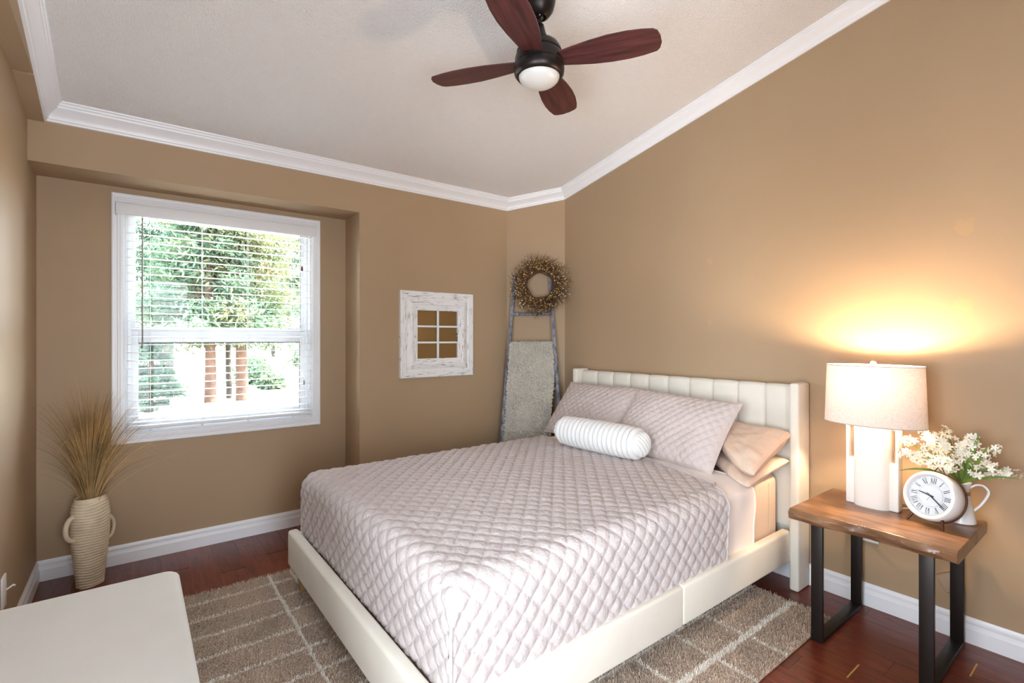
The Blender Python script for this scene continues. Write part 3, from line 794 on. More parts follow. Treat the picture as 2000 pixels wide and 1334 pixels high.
# bolster
def bolster():
    Lb, R = .60, .098; nrib = 17; n = 17 * 9; seg = 44
    t = thing('bolster_cushion', 'white ribbed plush bolster lying in front of the pillows', 'cushion', (2.33, 2.14, QZ + .027), (0, 0, math.radians(-86.5)))
    prof = []
    for i in range(n + 1):
        s = i / n; x = -Lb / 2 + Lb * s
        rr = R * (1 - .07 * abs(2 * s - 1) ** 4) + .017 * (abs(math.sin(PI * nrib * s)) ** .6) - .014
        prof.append((rr, x))
    m = MB(); vs = []; fs = []
    for r, x in prof:
        for k in range(seg):
            a = 2 * PI * k / seg; vs.append((x, r * math.cos(a), R + r * math.sin(a)))
    for i in range(n):
        for k in range(seg): a = i * seg + k; b = i * seg + (k + 1) % seg; fs.append((a, b, b + seg, a + seg))
    m.add(vs, fs); m.build('ribbed_cover', PLUSH, t, angle=180)
    for s in (-1, 1):
        nn = 25; uu = np.linspace(-1, 1, 61)[:, None]; ww = np.linspace(-1, 1, 61)[None, :]
        # disc mapping
        y = uu * np.sqrt(1 - ww ** 2 / 2); z = ww * np.sqrt(1 - uu ** 2 / 2); rad = np.sqrt(y ** 2 + z ** 2)
        Re = prof[0][0] + .001
        bul = .042 * np.sqrt(np.clip(1 - rad ** 2, 0, 1)) + .012 * np.abs(np.sin(PI * (y * .8 + z * .6) * 3.6)) ** .6 * np.clip((1 - rad) * 8, 0, 1)
        V = np.stack([s * (Lb / 2 + bul), y * Re, R + z * Re], -1).reshape(-1, 3)
        link(np_mesh('end_panel', V, grid_faces(61, 61, 0, s < 0)), 'end_panel', PLUSH, t)
bolster()

# ------------------------------------------------------------------ rug
RX0, RX1, RY0, RY1, RT = -.1, 2.752, .984, 3.162, .014
rug = thing('shag_rug', 'brown shag rug with irregular cream grid lines under the bed', 'rug', (1.3, 2.07, 0))
rbox('rug_backing', (RX0, RY0, .0005), (RX1, RY1, RT - .004), .003, RUGM, rug)
NT_ = 210000
x = rng.uniform(RX0, RX1, NT_); y = rng.uniform(RY0, RY1, NT_)
keep = ~((x > .95) & (x < 2.5) & (y > 1.55) & (y < 2.85))       # nothing of it can be seen under the middle of the bed
x = x[keep]; y = y[keep]; n = len(x)
ang = rng.uniform(0, 2 * PI, n); hh = rng.uniform(.008, .017, n); wd = rng.uniform(.0012, .0022, n); le = rng.normal(0, .006, (n, 2))
ca, sa = np.cos(ang), np.sin(ang); z0 = np.full(n, RT - .006)
A = np.stack([x - ca * wd, y - sa * wd, z0], -1); B = np.stack([x + ca * wd, y + sa * wd, z0], -1)
Cc = np.stack([x + le[:, 0] + ca * wd * .6, y + le[:, 1] + sa * wd * .6, z0 + hh], -1); D = np.stack([x + le[:, 0] - ca * wd * .6, y + le[:, 1] - sa * wd * .6, z0 + hh], -1)
V = np.stack([A, B, Cc, D], 1).reshape(-1, 3)
pile = link(np_mesh('pile', V, np.arange(4 * n).reshape(-1, 4), False), 'pile', RUGM, rug, True); pile['kind'] = 'stuff'

# ------------------------------------------------------------------ ottoman bench
ob = thing('upholstered_bench', 'ivory velvet bench with rounded corners by the left wall', 'bench', (-.14, 1.95, 0))
def rounded_slab(name, x0, x1, y0, y1, z0, z1, rc, re, mat, parent, dome=.012):
    bm = bmesh.new(); bmesh.ops.create_cube(bm, size=1)
    for v in bm.verts: v.co = Vector((x0 + (v.co.x + .5) * (x1 - x0), y0 + (v.co.y + .5) * (y1 - y0), z0 + (v.co.z + .5) * (z1 - z0)))
    ve = [e for e in bm.edges if abs(e.verts[0].co.z - e.verts[1].co.z) > 1e-4]
    bmesh.ops.bevel(bm, geom=ve, offset=rc, segments=8, profile=.5, affect='EDGES')
    he = [e for e in bm.edges if abs(e.verts[0].co.z - e.verts[1].co.z) < 1e-5 and len(e.link_faces) == 2 and abs(e.link_faces[0].normal.z - e.link_faces[1].normal.z) > .5]
    bmesh.ops.bevel(bm, geom=he, offset=re, segments=4, profile=.5, affect='EDGES')
    me = bpy.data.meshes.new(name); bm.to_mesh(me); bm.free()
    for p in me.polygons: p.use_smooth = True
    me.set_sharp_from_angle(angle=math.radians(60))
    return link(me, name, mat, parent, True)
rounded_slab('seat_cushion', -.425, .146, 1.42, 2.44, .335, .462, .055, .022, OTTO, ob)
rounded_slab('base', -.415, .136, 1.43, 2.43, .07, .345, .05, .01, OTTO, ob)
for lx in (-.36, .08):
    for ly in (1.5, 2.36):
        m = MB(); m.lathe([(.014, .0165 if lx > 0 else 0), (.022, .08)], 16, (lx, ly, 0)); m.build('leg', BIRCH, ob, True)

# ------------------------------------------------------------------ vase with dried grass
VX, VY = -.198, 3.70
vase = thing('floor_vase', 'tall ribbed ivory ceramic floor vase with ear handles in the corner', 'vase', (VX, VY, 0), (0, 0, math.radians(40)))
H_ = .492; seg = 56; nr = 170
vs = []; fs = []
for i in range(nr + 1):
    s = i / nr; z = H_ * s
    r = .062 + .030 * math.sin(min(1, s / .8) * PI / 2) ** 1.2 - (.016 * ((s - .8) / .2) ** 1.5 if s > .8 else 0)
    for k in range(seg):
        a = 2 * PI * k / seg
        rib = .0056 * (abs(math.sin(PI * (s * 31 + .35 * math.sin(a + s * 5) + .2 * math.sin(3 * a + 9 * s)))) ** .7)
        if s > .975: rib = .001
        rr = r + rib; vs.append((rr * math.cos(a), rr * math.sin(a) * .82, z))
for i in range(nr):
    for k in range(seg): a = i * seg + k; b = i * seg + (k + 1) % seg; fs.append((a, b, b + seg, a + seg))
fs.append(tuple(range(seg))[::-1])
m = MB(); m.add(vs, fs); body = m.build('body', VASEM, vase, angle=60)
rt = .062 + .030 - .016
INN = M('grey_glazed_inside', srgb(196, 190, 178), .5)
m = MB(); m.lathe([(rt + .002, H_ - .002), (rt + .001, H_ + .005), (rt - .005, H_ + .007), (rt - .011, H_ + .002), (rt - .012, H_ - .02), (rt - .006, H_ - .12), (.05, .2), (1e-6, .19)], seg, sy=.82, cap=False); m.build('lip', INN if False else VASEM, vase)
for sgn, zoff in ((-1, .0), (1, -.055)):
    pts = []
    for i in range(13):
        a = PI * i / 12; pts.append((sgn * (.080 + .052 * math.sin(a) ** .8), -.004, .345 + zoff + .068 * math.cos(a)))
    pts[0] = (sgn * .062, -.004, pts[0][2]); pts[-1] = (sgn * .062, -.004, pts[-1][2])
    m = MB(); m.tube(pts, [.012] + [.0125] * 11 + [.012], 12, flat=.8); m.build('handle', VASEM, vase)
# grass
gr = thing('dried_grass', 'tawny dried grass bunch fanning out of the floor vase', 'dried grass', (VX, VY, .3))
def blade_strip(mb, root, tip, bend, w, n=9, sag=0):
    root = Vector(root); tip = Vector(tip); d = tip - root; side = d.cross(Vector((0.62, .78, 0)))
    side = side.normalized() if side.length > 1e-6 else Vector((1, 0, 0))
    vs = []
    for i in range(n):
        s = i / (n - 1)
        p = root * (1 - s) ** 2 + bend * 2 * s * (1 - s) + tip * s * s
        p = p + Vector((0, 0, -sag * s ** 3)); ww = w * (1 - .85 * s)
        vs += [p - side * ww + Vector((0, 0, 0)), p + side * ww]
    o = len(mb.v); mb.add(vs, [(2 * i, 2 * i + 1, 2 * i + 3, 2 * i + 2) for i in range(n - 1)])
R3 = random.Random(5)
def clampg(p):
    return Vector((max(p.x, XL + .02), min(p.y, YA - .12 if -.13 < p.x < 1.16 else YA - .03), p.z))
ga, gb = MB(), MB()
for i in range(760):
    a = R3.uniform(0, 2 * PI); rr = .021 * math.sqrt(R3.random())
    root = Vector((VX + rr * math.cos(a), VY + rr * .8 * math.sin(a), .34))
    th = abs(R3.gauss(0, .30)); th = min(th, .95); ln = R3.uniform(.42, .80) * (1 - .12 * th)
    dirx = math.cos(a); diry = math.sin(a) * .75
    tip = root + Vector((dirx * math.sin(th) * ln, diry * math.sin(th) * ln - .02, math.cos(th) * ln))
    bend = root + Vector((dirx * math.sin(th) * ln * .07, diry * math.sin(th) * ln * .07, .62 * math.cos(th) * ln + .06))
    if th > .55: tip.z -= R3.uniform(0, .10)
    blade_strip(gb if R3.random() < .42 else ga, root, clampg(tip), clampg(bend), R3.uniform(.0011, .0023))
for tip, bz in (((.19, 3.58, .62), 1.0), ((.13, 3.56, .64), .98), ((.10, 3.6, .58), .93), ((.205, 3.62, .76), .98), ((.16, 3.55, .70), .99), ((.02, 3.56, .66), .95), ((-.43, 3.5, .78), 1.02), ((-.36, 3.46, .67), 1.12), ((-.37, 3.5, .92), .98), ((-.42, 3.62, 1.04), .95), ((-.30, 3.62, 1.26), 1.22), ((-.40, 3.6, 1.12), 1.1), ((-.29, 3.5, .66), .8), ((-.33, 3.55, .74), .8)):
    tip = Vector(tip); root = Vector((VX + R3.uniform(-.015, .015), VY - .01, .36))
    bend = Vector((root.x + (tip.x - root.x) * .22, root.y + (tip.y - root.y) * .2, bz + .04))
    blade_strip(ga, root, tip, bend, .0021, 14)
for mb, mt in ((ga, GRASSM), (gb, GRASSD)):
    o = mb.build('grass_blades', mt, gr, True, smooth=False); o['kind'] = 'stuff'

# ------------------------------------------------------------------ ladder with throw and wreath
DA = Vector((2.701, 3.607, 0)); DD = Vector((.6771, -.7359, 0)); DN = Vector((-.7359, -.6771, 0))
def LP(s, z, extra=0):
    off = .04 + (1.95 - z) / 1.95 * .24
    return DA + DD * s + DN * (off + extra) + Vector((0, 0, z))
lad = thing('blanket_ladder', 'weathered grey tapered wooden ladder leaning in the corner', 'ladder', tuple(LP(.27, 0)))
sL = lambda z: .062 - .0005 + (z - 1.617) * .0594; sR = lambda z: .424 + (1.614 - z) * .083
def post(s0, z0, s1, z1, w, d, name):
    m = MB(); a = LP(s0, z0); b = LP(s1, z1)
    vs = []
    for p in (a, b):
        for i, j in ((-1, -1), (1, -1), (1, 1), (-1, 1)): vs.append(p + DD * w / 2 * i + DN * d / 2 * j)
    m.add(vs, [(3, 2, 1, 0), (4, 5, 6, 7), (0, 1, 5, 4), (1, 2, 6, 5), (2, 3, 7, 6), (3, 0, 4, 7)])
    return m.build(name, GREYW, lad, True, False)
post(sL(0), .0, sL(1.96), 1.96, .026, .036, 'stile'); post(sR(0), .0, sR(1.96), 1.96, .026, .036, 'stile')
for z in (1.614, 1.335, .965, .60, .25):
    m = MB(); m.tube([LP(sL(z) + .012, z), LP(sR(z) - .012, z)], .014, 10); m.build('rung', GREYW, lad, True)
# throw draped on the second rung
zt_ = 1.335; nu, nv = 130, 46
S = np.linspace(0, 1, nu)[:, None]; W_ = np.linspace(0, 1, nv)[None, :]
front = 1.05; total = front + .05 + .42
d = S * total; P = np.zeros((nu, nv, 3))
for i in range(nu):
    dd = d[i, 0]
    for j in range(nv):
        w = W_[0, j]
        if dd < front: z = zt_ + .012 - (front - dd) ; ex = .030
        elif dd < front + .05: a = (dd - front) / .05 * PI; z = zt_ + .012 + .016 * math.sin(a); ex = .03 * math.cos(a)
        else: z = zt_ + .012 - (dd - front - .05); ex = -.030
        z = max(z, .28)
        wl_ = sL(max(z, .35)) + .018 + .014 * max(0, (1.2 - z)); wr_ = min(sR(max(z, .35)) - .02, .432 + .012 * math.sin(z * 7))
        s_ = wl_ + (wr_ - wl_) * w
        p = LP(s_, z, ex); P[i, j] = p
rngt = smooth_noise((nu, nv), 5, .007, 31) + smooth_noise((nu, nv), 1.8, .009, 32)
P += np.array(DN)[None, None, :] * rngt[..., None] * np.where(d < front, 1, -.5)[..., None] + np.array([0, 0, 1]) * 0
thr = thing('throw_blanket', 'ivory looped throw hanging over the ladder rung', 'blanket', tuple(LP(.25, 1.3)))
link(np_mesh('cloth', P.reshape(-1, 3), grid_faces(nu, nv)), 'cloth', THROWM, thr, True)
# loops
n = 26000; ii = rng.uniform(0, nu - 1.01, n) * .80; ii = np.minimum(ii, nu - 2); jj = rng.uniform(-.4, nv - .6, n)
i0 = ii.astype(int); j0 = np.clip(jj, 0, nv - 1).astype(int)
base_ = P[i0, j0] + np.array(DD)[None] * ((jj - j0) * .008)[:, None]
upv = np.array([0, 0, -1.]); dn = np.array(DN); dd_ = np.array(DD)
ang = rng.uniform(0, 2 * PI, n)[:, None]; tdir = np.cos(ang) * dd_ + np.sin(ang) * upv
ln = rng.uniform(.009, .022, n)[:, None]; wdt = .004; sgn = np.where(i0 * total / nu < front + .025, 1., -1.)[:, None]
A = base_ - tdir * wdt; B = base_ + tdir * wdt; side_ = np.cross(tdir, dn)
Cc = base_ + dn * ln * sgn * .8 + side_ * ln * .6 + tdir * wdt; D = base_ + dn * ln * sgn * .8 + side_ * ln * .6 - tdir * wdt
V = np.stack([A, B, Cc, D], 1).reshape(-1, 3)
o = link(np_mesh('loops', V, np.arange(4 * n).reshape(-1, 4), False), 'loops', THROWM, thr, True); o['kind'] = 'stuff'
# wreath
WC = LP(.318, 1.862, .075)
wr = thing('dried_wreath', 'dried twig and berry wreath hung on top of the ladder', 'wreath', tuple(WC))
wf = lambda a, r, e=0: WC + DD * r * math.cos(a) + Vector((0, 0, 1)) * r * math.sin(a) + DN * e
R4 = random.Random(9)
for k in range(7):
    ph = R4.uniform(0, 6.28); r0 = R4.uniform(.108, .15)
    pts = [wf(2 * PI * i / 40, r0 + .005 * math.sin(5 * 2 * PI * i / 40 + ph), .018 * math.sin(3 * 2 * PI * i / 40 + ph)) for i in range(41)]
    m = MB(); m.tube(pts, .0055, 6, False); m.build('vine', TWIG, wr, True)
tw = MB(); be = MB(); bw = MB()
for k in range(900):
    a = R4.uniform(0, 2 * PI); sw = R4.uniform(.25, .95)
    r1 = R4.uniform(.115, .16); r2 = R4.uniform(.19, .27) + (R4.random() < .25) * R4.uniform(.02, .05) ; e1 = R4.uniform(-.03, .045); e2 = e1 + R4.uniform(-.035, .06)
    p0 = wf(a, r1, e1); p1 = wf(a - sw * .35, (r1 + r2) / 2 + .005, (e1 + e2) / 2 + .01); p2 = wf(a - sw * .55, r2, max(-.06, e2))
    if p2.x > XR - .02: p2.x = XR - .02
    if p1.x > XR - .02: p1.x = XR - .02
    tw.tube([p0, p1, p2], [.0018, .0014, .0007], 3, False)
    if k % 2 == 0:
        q = p1.lerp(p2, R4.uniform(0, .8)); (bw if R4.random() < .3 else be).sphere(q + DN * R4.uniform(0, .02), R4.uniform(.0035, .0065), 6, 4)
for k in range(420):
    a = R4.uniform(0, 2 * PI); r = .125 + abs(R4.gauss(0, .055)); r = min(r, .28)
    q = wf(a, r, R4.uniform(.01, .06)); q.x = min(q.x, XR - .02); (bw if R4.random() < .18 + (r > .2) * .4 else be).sphere(q, R4.uniform(.0035, .007), 6, 4)
for mb, nm, mt in ((tw, 'twigs', TWIG), (be, 'berries', BERRY), (bw, 'pale_berries', BERRYW)):
    o = mb.build(nm, mt, wr, True); o['kind'] = 'stuff'

# ------------------------------------------------------------------ bedside table
ZTB = .597
tb = thing('bedside_table', 'live-edge wooden slab bedside table on black steel legs', 'side table', (2.73, .76, 0))
nx, ny = 15, 61
TX0, TX1, TY0, TY1, TH = 2.455, 2.975, .455, 1.06, .052
def edge(y, seed): return .006 * math.sin(9 * y + seed) + .004 * math.sin(23 * y + 2 * seed) + .0025 * math.sin(51 * y + seed)
vs = []; fs = []
secs = [(0, 0), (.004, -.004), (.0, -.014), (-.012, -.03), (-.02, -.044), (-.014, -TH)]     # front live edge: bulging profile
ys = np.linspace(TY0, TY1, ny)
prof_f = [(.018, -TH), (.006, -.044), (-.002, -.03), (.0, -.015), (.010, -.003), (.022, 0)]
prof_b = [(-.014, 0), (-.004, -.004), (0, -.02), (-.008, -TH)]
k = len(prof_f) + len(prof_b)
for y in ys:
    e0 = edge(y, 1.3); e1 = edge(y, 4.1) * .5
    for j, (o_, z) in enumerate(prof_f): vs.append((TX0 + o_ + e0 + .003 * math.sin(31 * y + 3 * j), y, ZTB + z))
    for o_, z in prof_b: vs.append((TX1 + o_ + e1, y, ZTB + z))
for i in range(ny - 1):
    for a in range(k): fs.append((i * k + a, i * k + (a + 1) % k, (i + 1) * k + (a + 1) % k, (i + 1) * k + a))
fs.append(tuple(range(k))[::-1]); fs.append(tuple((ny - 1) * k + a for a in range(k)))
m = MB(); m.add(vs, fs); o = m.build('table_top', SLAB, tb, True, angle=35)
BV = o.modifiers.new('bevel', 'BEVEL'); BV.width = .003; BV.segments = 2; BV.limit_method = 'ANGLE'; BV.angle_limit = math.radians(60)
for y in (.955, .558):
    rbox('leg', (2.497, y - .024, .0), (2.517, y + .024, ZTB - TH + .001), .0015, BLACK, tb)
    rbox('leg', (3.006 - .02, y - .024, .0), (3.006, y + .024, ZTB - TH - .001), .0015, BLACK, tb)
    rbox('foot_bar', (2.516, y - .024, .0), (2.987, y + .024, .02), .0015, BLACK, tb)
    rbox('top_bar', (2.516, y - .024, ZTB - TH - .018), (3.0, y + .024, ZTB - TH + .0005), .0015, BLACK, tb)

# ------------------------------------------------------------------ lamp
LX, LY = 2.815, .828
lamp = thing('table_lamp', 'white ceramic table lamp with lit oval linen shade', 'lamp', (LX, LY, ZTB), (0, 0, 0))
# base: plan profile (x depth, y width) with bulging middle, two side slots; built from fins + core
core = []
for i in range(25):
    t_ = -1 + 2 * i / 24; core.append((-.036 * math.sqrt(max(0, 1 - (abs(t_)) ** 2.4)) - .022, t_ * .074))
pl = [(x, y) for x, y in core] + [(-x, y) for x, y in core[::-1]]
m = MB(); kk = len(pl); zz = [(0, .985), (.004, 1.0), (.392, 1.0), (.4, .985), (.402, .95)]
for z, s in zz: m.v += [(x * s, y * s, z) for x, y in pl]
for i in range(len(zz) - 1):
    for a in range(kk): m.f.append((i * kk + a, i * kk + (a + 1) % kk, (i + 1) * kk + (a + 1) % kk, (i + 1) * kk + a))
m.f.append(tuple(range(kk))[::-1]); m.f.append(tuple((len(zz) - 1) * kk + a for a in range(kk)))
m.build('base_body', CERAM, lamp, angle=50)
for s in (-1, 1):
    ya, yb = .066, .106
    def bx(y0, y1, z0, z1, nm='side_fin'):
        a, b = sorted((s * y0, s * y1)); return rbox(nm, (-.030, a, z0), (.030, b, z1), .005, CERAM, lamp, False, 3)
    bx(ya, yb, 0, .225); bx(yb - .014, yb, .215, .40); bx(ya, yb, .375, .40)
m = MB(); m.tube([(0, 0, .40), (0, 0, .58)], .011, 12); m.build('socket', M('brass_socket', srgb(170, 140, 90), .35, .8), lamp)
m = MB(); m.sphere((0, 0, .606), .028, 16, 12, 1.2); m.build('bulb', emis('lit_bulb', (1, .76, .49, 1), 1000), lamp)
# shade (oval tapered, open top and bottom)
sz0, sz1 = .393, .672; seg = 64
def ring(z, wy, wx): return [(wx * math.cos(2 * PI * k / seg), wy * math.sin(2 * PI * k / seg), z) for k in range(seg)]
m = MB()
rs = [ring(sz0 + (sz1 - sz0) * i / 6, .206 - .010 * i / 6, .128 - .007 * i / 6) for i in range(7)]
for r_ in rs: m.v += r_
for i in range(6):
    for k in range(seg): a = i * seg + k; b = i * seg + (k + 1) % seg; m.f.append((a, b, b + seg, a + seg))
shade = m.build('shade', shade_mat(), lamp)
BIND = M('grey_shade_binding', srgb(176, 166, 158), .8)
for z, wy, wx in ((sz0, .2065, .1285), (sz1, .1965, .1215)):
    m = MB(); p = ring(z, wy, wx); m.tube(p + [p[0]], .0022, 6, False); m.build('shade_rim', BIND, shade)
WIRE = M('brass_wire', srgb(176, 146, 96), .35, .8)
m = MB(); m.tube([(0, -.195, sz1 - .012), (0, 0, sz1 - .02), (0, .195, sz1 - .012)], .0018, 6); m.tube([(-.12, 0, sz1 - .012), (0, 0, sz1 - .02), (.12, 0, sz1 - .012)], .0018, 6); m.build('spider', WIRE, lamp)
m = MB(); m.tube([(0, 0.028, .42), (0, .045, .5), (0, .04, .6), (0, 0, sz1 - .018)], .0018, 6); m.tube([(0, -.028, .42), (0, -.045, .5), (0, -.04, .6), (0, 0, sz1 - .018)], .0018, 6); m.build('harp', WIRE, lamp)
m = MB(); m.tube([(0, 0, sz1 - .02), (0, 0, sz1 + .006)], .004, 8); m.sphere((0, 0, sz1 + .012), .0135, 16, 10); m.build('finial', M('glass_ball', srgb(210, 200, 190), .08, 0), lamp)
# cord behind lamp
m = MB(); m.tube([(2.84, .74, ZTB + .006), (2.87, .70, ZTB + .012), (2.9, .67, ZTB + .022), (2.93, .66, ZTB + .008), (2.975, .655, ZTB + .004), (2.994, .66, ZTB - .01), (3.006, .68, .5), (3.02, .78, .38), (3.04, .88, .37), (3.05, .91, .375)], .003, 6); m.build('lamp_cord', CLEAR if False else M('clear_cord', srgb(226, 216, 196), .3), lamp).matrix_parent_inverse = Matrix.Translation(-Vector((LX, LY, ZTB)))

# ------------------------------------------------------------------ clock
CR = .104
ck = thing('round_clock', 'round white mantel clock with roman numerals on copper feet', 'clock', (2.728, .598, ZTB))
# face frame: normal n, up u, right r
nrm = Vector((-math.cos(math.radians(20)) * math.cos(math.radians(17)), math.sin(math.radians(20)) * math.cos(math.radians(17)), math.sin(math.radians(17)))).normalized()
rgt = nrm.cross(Vector((0, 0, 1))).normalized() * -1
upv_ = nrm.cross(rgt) 
if upv_.z < 0: upv_ = -upv_
# ensure right-handed as seen from the front
rgt = upv_.cross(nrm)
CM = Matrix((rgt, upv_, nrm)).transposed().to_4x4(); CM.translation = Vector((0, 0, .124))
def ckpart(mb, name, mat, angle=40, smooth=True):
    o = mb.build(name, mat, ck, angle=angle, smooth=smooth); o.matrix_local = CM; return o
m = MB(); m.lathe([(.09, -.052), (CR - .004, -.052), (CR, -.046), (CR + .001, -.02), (CR, .004), (CR - .005, .012), (CR - .014, .014), (CR - .020, .008), (CR - .022, -.006)], 64); ckpart(m, 'case', ENAMEL)
m = MB(); m.lathe([(CR - .004, -.06), (CR + .003, -.058), (CR + .003, -.052), (CR - .004, -.05)], 64); ckpart(m, 'back_rim', COPPER)
m = MB(); m.lathe([(1e-6, -.06), (CR - .003, -.06)], 48); ckpart(m, 'back_plate', COPPER)
m = MB(); m.lathe([(1e-6, -.0058), (CR - .02, -.006)], 48); ckpart(m, 'dial', DIAL)
m = MB(); rr = .047; m.tube([(rr * math.cos(2 * PI * i / 48), rr * math.sin(2 * PI * i / 48), -.0055) for i in range(49)], .0008, 5, False); ckpart(m, 'dial_ring', GREYL)
m = MB(); m.lathe([(1e-6, .0062), (.06, .006), (CR - .019, .004)], 48); ckpart(m, 'crystal', glass('clock_glass', ior=1.18))
def stroke(mb, M2, x0, y0, x1, y1, w):
    a = Vector((x0, y0)); b = Vector((x1, y1)); d_ = (b - a).normalized(); nn = Vector((-d_.y, d_.x)) * w / 2
    ps = [a - nn, b - nn, b + nn, a + nn]; mb.add([M2 @ Vector((p.x, p.y, -.0052)) for p in ps], [(0, 1, 2, 3)])
def numeral(txt, hour):
    mb = MB(); a = PI / 2 - hour * PI / 6; R_ = .0645
    M2 = Matrix.Translation((R_ * math.cos(a), R_ * math.sin(a), 0)) @ Matrix.Rotation(a - PI / 2, 4, 'Z')
    h2 = .0112; wd = {'I': .0068, 'V': .0115, 'X': .0115}; tot = sum(wd[c] for c in txt); x = -tot / 2
    for c in txt:
        w = wd[c]; cx_ = x + w / 2
        if c == 'I': stroke(mb, M2, cx_, -h2, cx_, h2, .0026)
        elif c == 'V': stroke(mb, M2, cx_ - w * .38, h2, cx_, -h2, .0026); stroke(mb, M2, cx_ + w * .38, h2, cx_, -h2, .0012)
        else: stroke(mb, M2, cx_ - w * .38, h2, cx_ + w * .38, -h2, .0026); stroke(mb, M2, cx_ + w * .38, h2, cx_ - w * .38, -h2, .0012)
        for e in (-h2, h2): stroke(mb, M2, cx_ - w * .42, e, cx_ + w * .42, e, .0008)
        x += w
    ckpart(mb, 'numeral', DARKH, smooth=False)
for i, tx in enumerate(['XII', 'I', 'II', 'III', 'IIII', 'V', 'VI', 'VII', 'VIII', 'IX', 'X', 'XI']): numeral(tx, i)
mb = MB()
for i in range(60):
    a = PI / 2 - i * PI / 30; M2 = Matrix.Rotation(a, 4, 'Z'); stroke(mb, M2, .0785, 0, .0815 if i % 5 else .0825, 0, .0008 if i % 5 else .0022)
ckpart(mb, 'minute_marks', GREYL, smooth=False)
def hand(name, ang_h, ln, w, back, z):
    mb = MB(); a = PI / 2 - ang_h * PI / 6
    pts = [(-back, -w * .5), (0, -w * .6), (ln * .7, -w * .5), (ln, 0), (ln * .7, w * .5), (0, w * .6), (-back, w * .5)]
    R2 = Matrix.Rotation(a, 4, 'Z'); k = len(pts)
    mb.add([R2 @ Vector((x, y, z)) for x, y in pts] + [R2 @ Vector((x, y, z + .0008)) for x, y in pts], [tuple(range(k))[::-1], tuple(range(k, 2 * k))] + [(i, (i + 1) % k, (i + 1) % k + k, i + k) for i in range(k)])
    ckpart(mb, name, DARKH, smooth=False)
hand('hour_hand', 9.35, .055, .0055, .014, -.0035); hand('minute_hand', 4.15, .074, .0045, .016, -.0022); hand('second_hand', 6.8, .026, .0009, .0, -.0045)
m = MB(); m.lathe([(1e-6, .0002), (.0035, -.0002), (.0035, -.004)], 14); ckpart(m, 'hand_cap', DARKH)
for lx_, ly_, lz in ((-.062, -.075, .0), (.062, -.075, .0)):
    p1 = CM @ Vector((lx_ * .9, -CR * .82, -.012)); d_ = Vector((p1.x, p1.y, 0))
    p2 = CM @ Vector((lx_ * 1.12, -CR * 1.0, .0)); p2.z = .004
    m = MB(); m.tube([p1, p2], [.006, .0042], 10); m.sphere(p2, .0045, 10, 6); m.build('foot', COPPER, ck)
p1 = CM @ Vector((.02, -CR * .7, -.056)); p2 = CM @ Vector((.02, -CR * 1.05, -.075)); p2.z = .004
m = MB(); m.tube([p1, p2], [.006, .0042], 10); m.build('rear_foot', COPPER, ck)
m = MB(); m.tube([CM @ Vector((-.018 + .036 * i / 10, CR + .006 + .022 * math.sin(PI * i / 10), -.03)) for i in range(11)], .0022, 8); m.build('carry_loop', COPPER, ck)

# ------------------------------------------------------------------ pitcher and flowers
PIX, PIY = 2.878, .522
pit = thing('enamel_pitcher', 'small white enamel pitcher holding white flowers', 'pitcher', (PIX, PIY, ZTB), (0, 0, math.radians(-72)))
m = MB(); m.lathe([(.046, 0), (.05, .003), (.049, .01), (.040, .06), (.030, .11), (.0265, .135), (.0285, .155), (.034, .172), (.0355, .174), (.033, .172), (.026, .152), (.0245, .135), (.028, .1), (.03, .03), (1e-6, .02)], 40)
m.build('body', ENAMEL, pit)
hp = [(.027, 0, .150), (.045, 0, .166), (.068, 0, .168), (.084, 0, .152), (.086, 0, .135), (.074, 0, .105), (.058, 0, .078), (.040, 0, .056)]
hp = catmull(hp)
m = MB(); m.tube(hp, .0052, 10, flat=.7); m.build('handle', ENAMEL, pit)
m = MB(); m.lathe([(.0285, .120), (.031, .122), (.0305, .134), (.028, .136)], 30, cap=False); m.build('twine_band', TWINE, pit)
fl = thing('flower_bouquet', 'bunch of small white artificial blossoms with green leaves in the pitcher', 'flowers', (PIX, PIY, ZTB + .1))
R5 = random.Random(11)
# one blossom mesh: five petals
bmv = MB()
for k in range(5):
    a = 2 * PI * k / 5; c_, s_ = math.cos(a), math.sin(a)
    def P3(r, t, z): return (r * c_ - t * s_, r * s_ + t * c_, z)
    bmv.add([P3(.0, 0, 0), P3(.0055, -.0032, .0022), P3(.0055, .0032, .0022), P3(.0105, -.0026, .0026), P3(.0105, .0026, .0026), P3(.0128, 0, .0018)], [(0, 1, 2), (1, 3, 4, 2), (3, 5, 4)])
bloss = bmv.mesh('blossom', True, 80); bloss.materials.append(PETAL)
count = 0
mouth = Vector((PIX, PIY, ZTB + .165))
spikes = [((2.735, .712, .886), 26), ((2.74, .694, .948), 24), ((2.80, .672, .855), 18), ((2.84, .655, .985), 28), ((2.80, .60, .97), 28), ((2.85, .575, 1.0), 20), ((2.86, .48, .985), 26), ((2.88, .53, .93), 24),
          ((2.84, .395, .945), 26), ((2.87, .345, .845), 26), ((2.83, .385, .86), 22), ((2.74, .57, .865), 26), ((2.78, .60, .90), 22)]
st = MB()
def bez(p0, p1, p2, t): return p0 * (1 - t) ** 2 + p1 * 2 * t * (1 - t) + p2 * t * t
